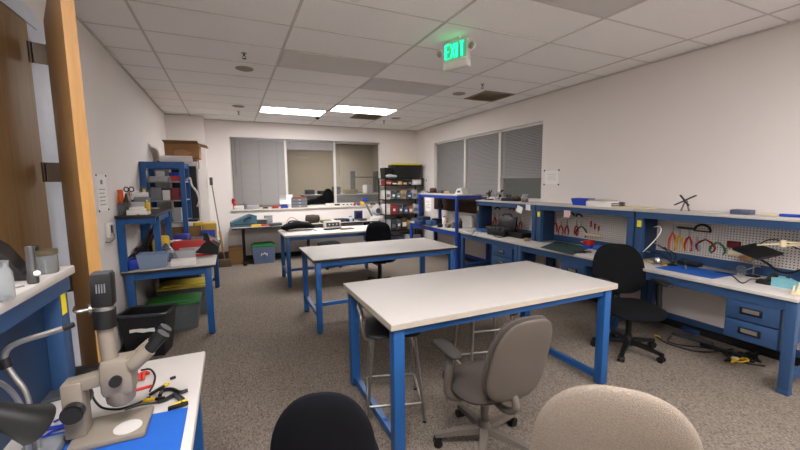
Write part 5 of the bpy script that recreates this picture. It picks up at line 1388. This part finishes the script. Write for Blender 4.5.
cord('long black lead running in front of the microscope head', [nb(92, 395), nb(96, 403), nb(104, 409), nb(120, 410), nb(138, 404), nb(150, 398)], .004)
cord('black lead hooking around the red clips to the right', [nb(141, 371), nb(150, 370), nb(155, 376), nb(154, 384), nb(150, 392)], .004)
cord('thin grey lead crossing the white bench to the yellow clip', [nb(125, 411), nb(140, 406), nb(153, 404), nb(166, 400)], .0025, GREYD)
for k, (pts, lab) in enumerate((([(40, 443), (52, 434), (70, 428), (80, 424)], 'blue wire lying on the blue mat left of the microscope'), ([(32, 446), (36, 437), (58, 429), (76, 430), (56, 440), (38, 445)], 'blue wire looped on the blue mat left of the microscope'), ([(54, 424), (64, 420), (70, 424), (60, 428), (48, 430)], 'blue wire curled behind the mat edge by the black knob'))):
    cord(lab, [nb(*p_, .008) for p_ in pts], .004, col('#1a2f9c', .5), 'wire', 'wire')
c = nb(140, 380)
t = thing('clip_lead_bundle', 'bundle of red test clips beside the microscope objective', 'clips', (c.x, c.y, NZ))
for k in range(4): G().tube([(-.03+.015*k, -.02, .008), (-.02+.012*k, .0, .018+.004*k), (.01+.006*k, .025, .012)], .007, n=8).build('clip', RED, t)
a, b = nb(134, 392, .006), nb(152, 387, .006); o = G().tube([a, b], .006).build('test_lead', RED); tag(o, 'red test probe lying across the white bench', 'probe')
c = nb(158, 393); t = thing('alligator_clip', 'black alligator clip with yellow tip on the near bench', 'clip', (c.x, c.y, NZ), .6)
G().bar((-.03, 0, .008), (.03, .01, .012), .012, .010, .002).build('grip', BLACK, t); G().bar((.025, .012, .012), (.05, .016, .014), .012, .008, .002).build('tip', YEL, t)
c = nb(152, 402); t = thing('alligator_clip', 'yellow alligator clip at the edge of the blue mat', 'clip', (c.x, c.y, NZ+.001), -.2)
G().bar((-.03, 0, .008), (.01, 0, .010), .014, .010, .002).build('tip', YEL, t); G().bar((.012, 0, .009), (.045, 0, .009), .012, .010, .002).build('grip', BLACK, t)
c = nb(172, 400); t = thing('pliers', 'black pliers lying on the white bench beside the blue mat', 'pliers', (c.x, c.y, NZ+.003))
P = dict(parent=t, world=True)
G().tube([nb(160, 398, .01), nb(163, 393, .011), nb(172, 392, .012), nb(180, 395, .012), nb(188, 393, .012)], .0075).build('handle', BLACK, **P)
G().tube([nb(158, 404, .01), nb(166, 402, .011), nb(174, 398, .012), nb(182, 401, .012), nb(184, 404, .012)], .0075).build('handle', BLACK, **P)
G().tube([nb(174, 397, .012), nb(180, 402, .012), nb(183, 407, .012)], .007).build('jaw', GREYD, **P)
c = nb(179, 408); t = thing('alligator_clip', 'black clip with yellow stripes on the right corner of the mat', 'clip', (c.x, c.y, MZ), .3)
G().bar((-.035, 0, .008), (.03, -.01, .010), .016, .012, .003).build('grip', BLACK, t); G().bar((-.02, .012, .008), (.03, .01, .012), .010, .008, .002).build('stripe', YEL, t)
c = nb(173, 379); block('tiny_screw_cap', 'tiny black part alone on the white bench', 'part', (c.x, c.y, NZ), (.022, .014, .010), BLACK, .4, .003)

# on the near hutch shelf
HZ = HT+.0005
def hs(px, py): p = az(px, py, HT); return Vector((p.x, p.y, HZ))
c = ay(31, 273, 1.66); 
t = thing('flashlight', 'black pen torch standing on end on the near hutch shelf', 'torch', (ay(32, 270, 1.66).x, 1.66, HZ))
G().lathe([(.014, 0), (.016, .004), (.016, .035), (.013, .04), (.0125, .125), (.010, .13)], n=18).build('barrel', col('#3a3a3a', .35), t); G().sph((.015, -.008, .035), .010).build('button', WHITEP, t)
t = thing('glass_jar', 'small glass jar with tan lid on the near hutch shelf by the door', 'jar', (ay(47, 265, 1.84).x, 1.84, HZ))
G().lathe([(.031, 0), (.034, .006), (.034, .065), (.030, .072)], n=24).build('glass', FROST, t); G().cyl((0, 0, .0725), (0, 0, .090), .036, n=24).build('lid', col('#4b4330', .45), t); G().bb(-.05, -.02, -.012, .012, .091, .108, .004).build('clip', BLACK, t)
t = thing('glass_bottle', 'clear glass jar at the left edge on the near hutch shelf', 'jar', (ay(-2, 285, 1.45).x, 1.45, HZ))
G().lathe([(.030, 0), (.034, .008), (.034, .08), (.026, .095), (.028, .115)], n=24).build('glass', FROST, t)
t = thing('tape_stand', 'black triangular stand at the left edge of the near hutch shelf', 'stand', (ay(2, 270, 1.76).x, 1.76, HZ))
tp = [ay(x_, y_, 1.76) for x_, y_ in ((-34, 273), (33, 271.5), (33, 267), (27, 266), (3, 240), (-34, 220))]
tz = min(tp[0].z, tp[1].z)
G().prism([(v.x, max(v.z, tz)-tz+HZ) for v in tp], -1.80, -1.72, Matrix(((1, 0, 0, 0), (0, 0, -1, 0), (0, 1, 0, 0), (0, 0, 0, 1)))).build('body', BLACK, t, world=True)
cord('thin grey wire lying along the front of the near hutch shelf', [(-.72, 1.40, HZ+.003), (-.69, 1.50, HZ+.003), (-.67, 1.57, HZ+.003), (-.64, 1.62, HZ+.003)], .003, GREYP, 'wire', 'wire')

# ------------------------------------------------------------------ more of the clutter on the left bench and its riser
for lab, nm, cat, px, Y, s, mm, rz in (
    ('brown leather pouch leaning among the orange tools', 'pouch', 'pouch', 121, 4.95, (.12, .10, .11), BROWN, .3),
    ('flat white tray at the right front edge of the riser shelf', 'tray', 'tray', 145, 4.68, (.08, .16, .03), WHITEB, 0),
    ('pinkish paper lying on the right front edge of the riser shelf', 'papers', 'papers', 142, 4.64, (.10, .05, .012), PINK, .3),
    ('dark grey carton between the pale boxes on the riser shelf', 'carton', 'box', 131, 5.3, (.14, .18, .14), GREYD, .1)):
    block(nm, lab, cat, rs(px, Y), s, mm, rz, .005)
for lab, nm, cat, x, y, z, s, mm, rz in (
    ('yellow tape box on top of the brown cardboard tray', 'carton', 'box', -.44, 6.06, LB+.3015, (.12, .10, .05), YEL, .3),
    ('red and black drill bit case before the cardboard tray', 'tool_case', 'case', -.75, 5.96, LB+.0005, (.24, .06, .17), col('#7e2621', .5), .03),
    ('white envelope lying on the navy flat case', 'envelope', 'envelope', -.70, 5.62, LB+.151, (.20, .16, .01), PAPER, .4),
    ('purple pouch on the navy flat case', 'pouch', 'pouch', -.62, 5.82, LB+.151, (.16, .12, .07), PURP, -.3),
    ('black power supply below the riser on the left bench', 'power_supply', 'power supply', -.98, 5.36, LB+.0005, (.14, .26, .15), BLACK, 0)):
    block(nm, lab, cat, (x, y, z), s, mm, rz, .006)
# open case lid and extra boxes behind the blue shelf frame
for lab, nm, cat, px, py, d, s, mm in (
    ('black adapter on the far right bench between blue meter and bottle', 'adapter', 'adapter', 440, 227.5, .05, (.08, .10, .07), BLACK),
    ('grey spool left of the tape roll on the far right bench', 'spool', 'spool', 447.5, 228, .05, (.07, .09, .07), GREYP),
    ('olive box on the bench beside the blue gadget', 'carton', 'box', 490, 231, .25, (.12, .12, .10), OLIVE)):
    block(nm, lab, cat, fr(px, py, BH, d, 4.4), s, mm, .1, .008)
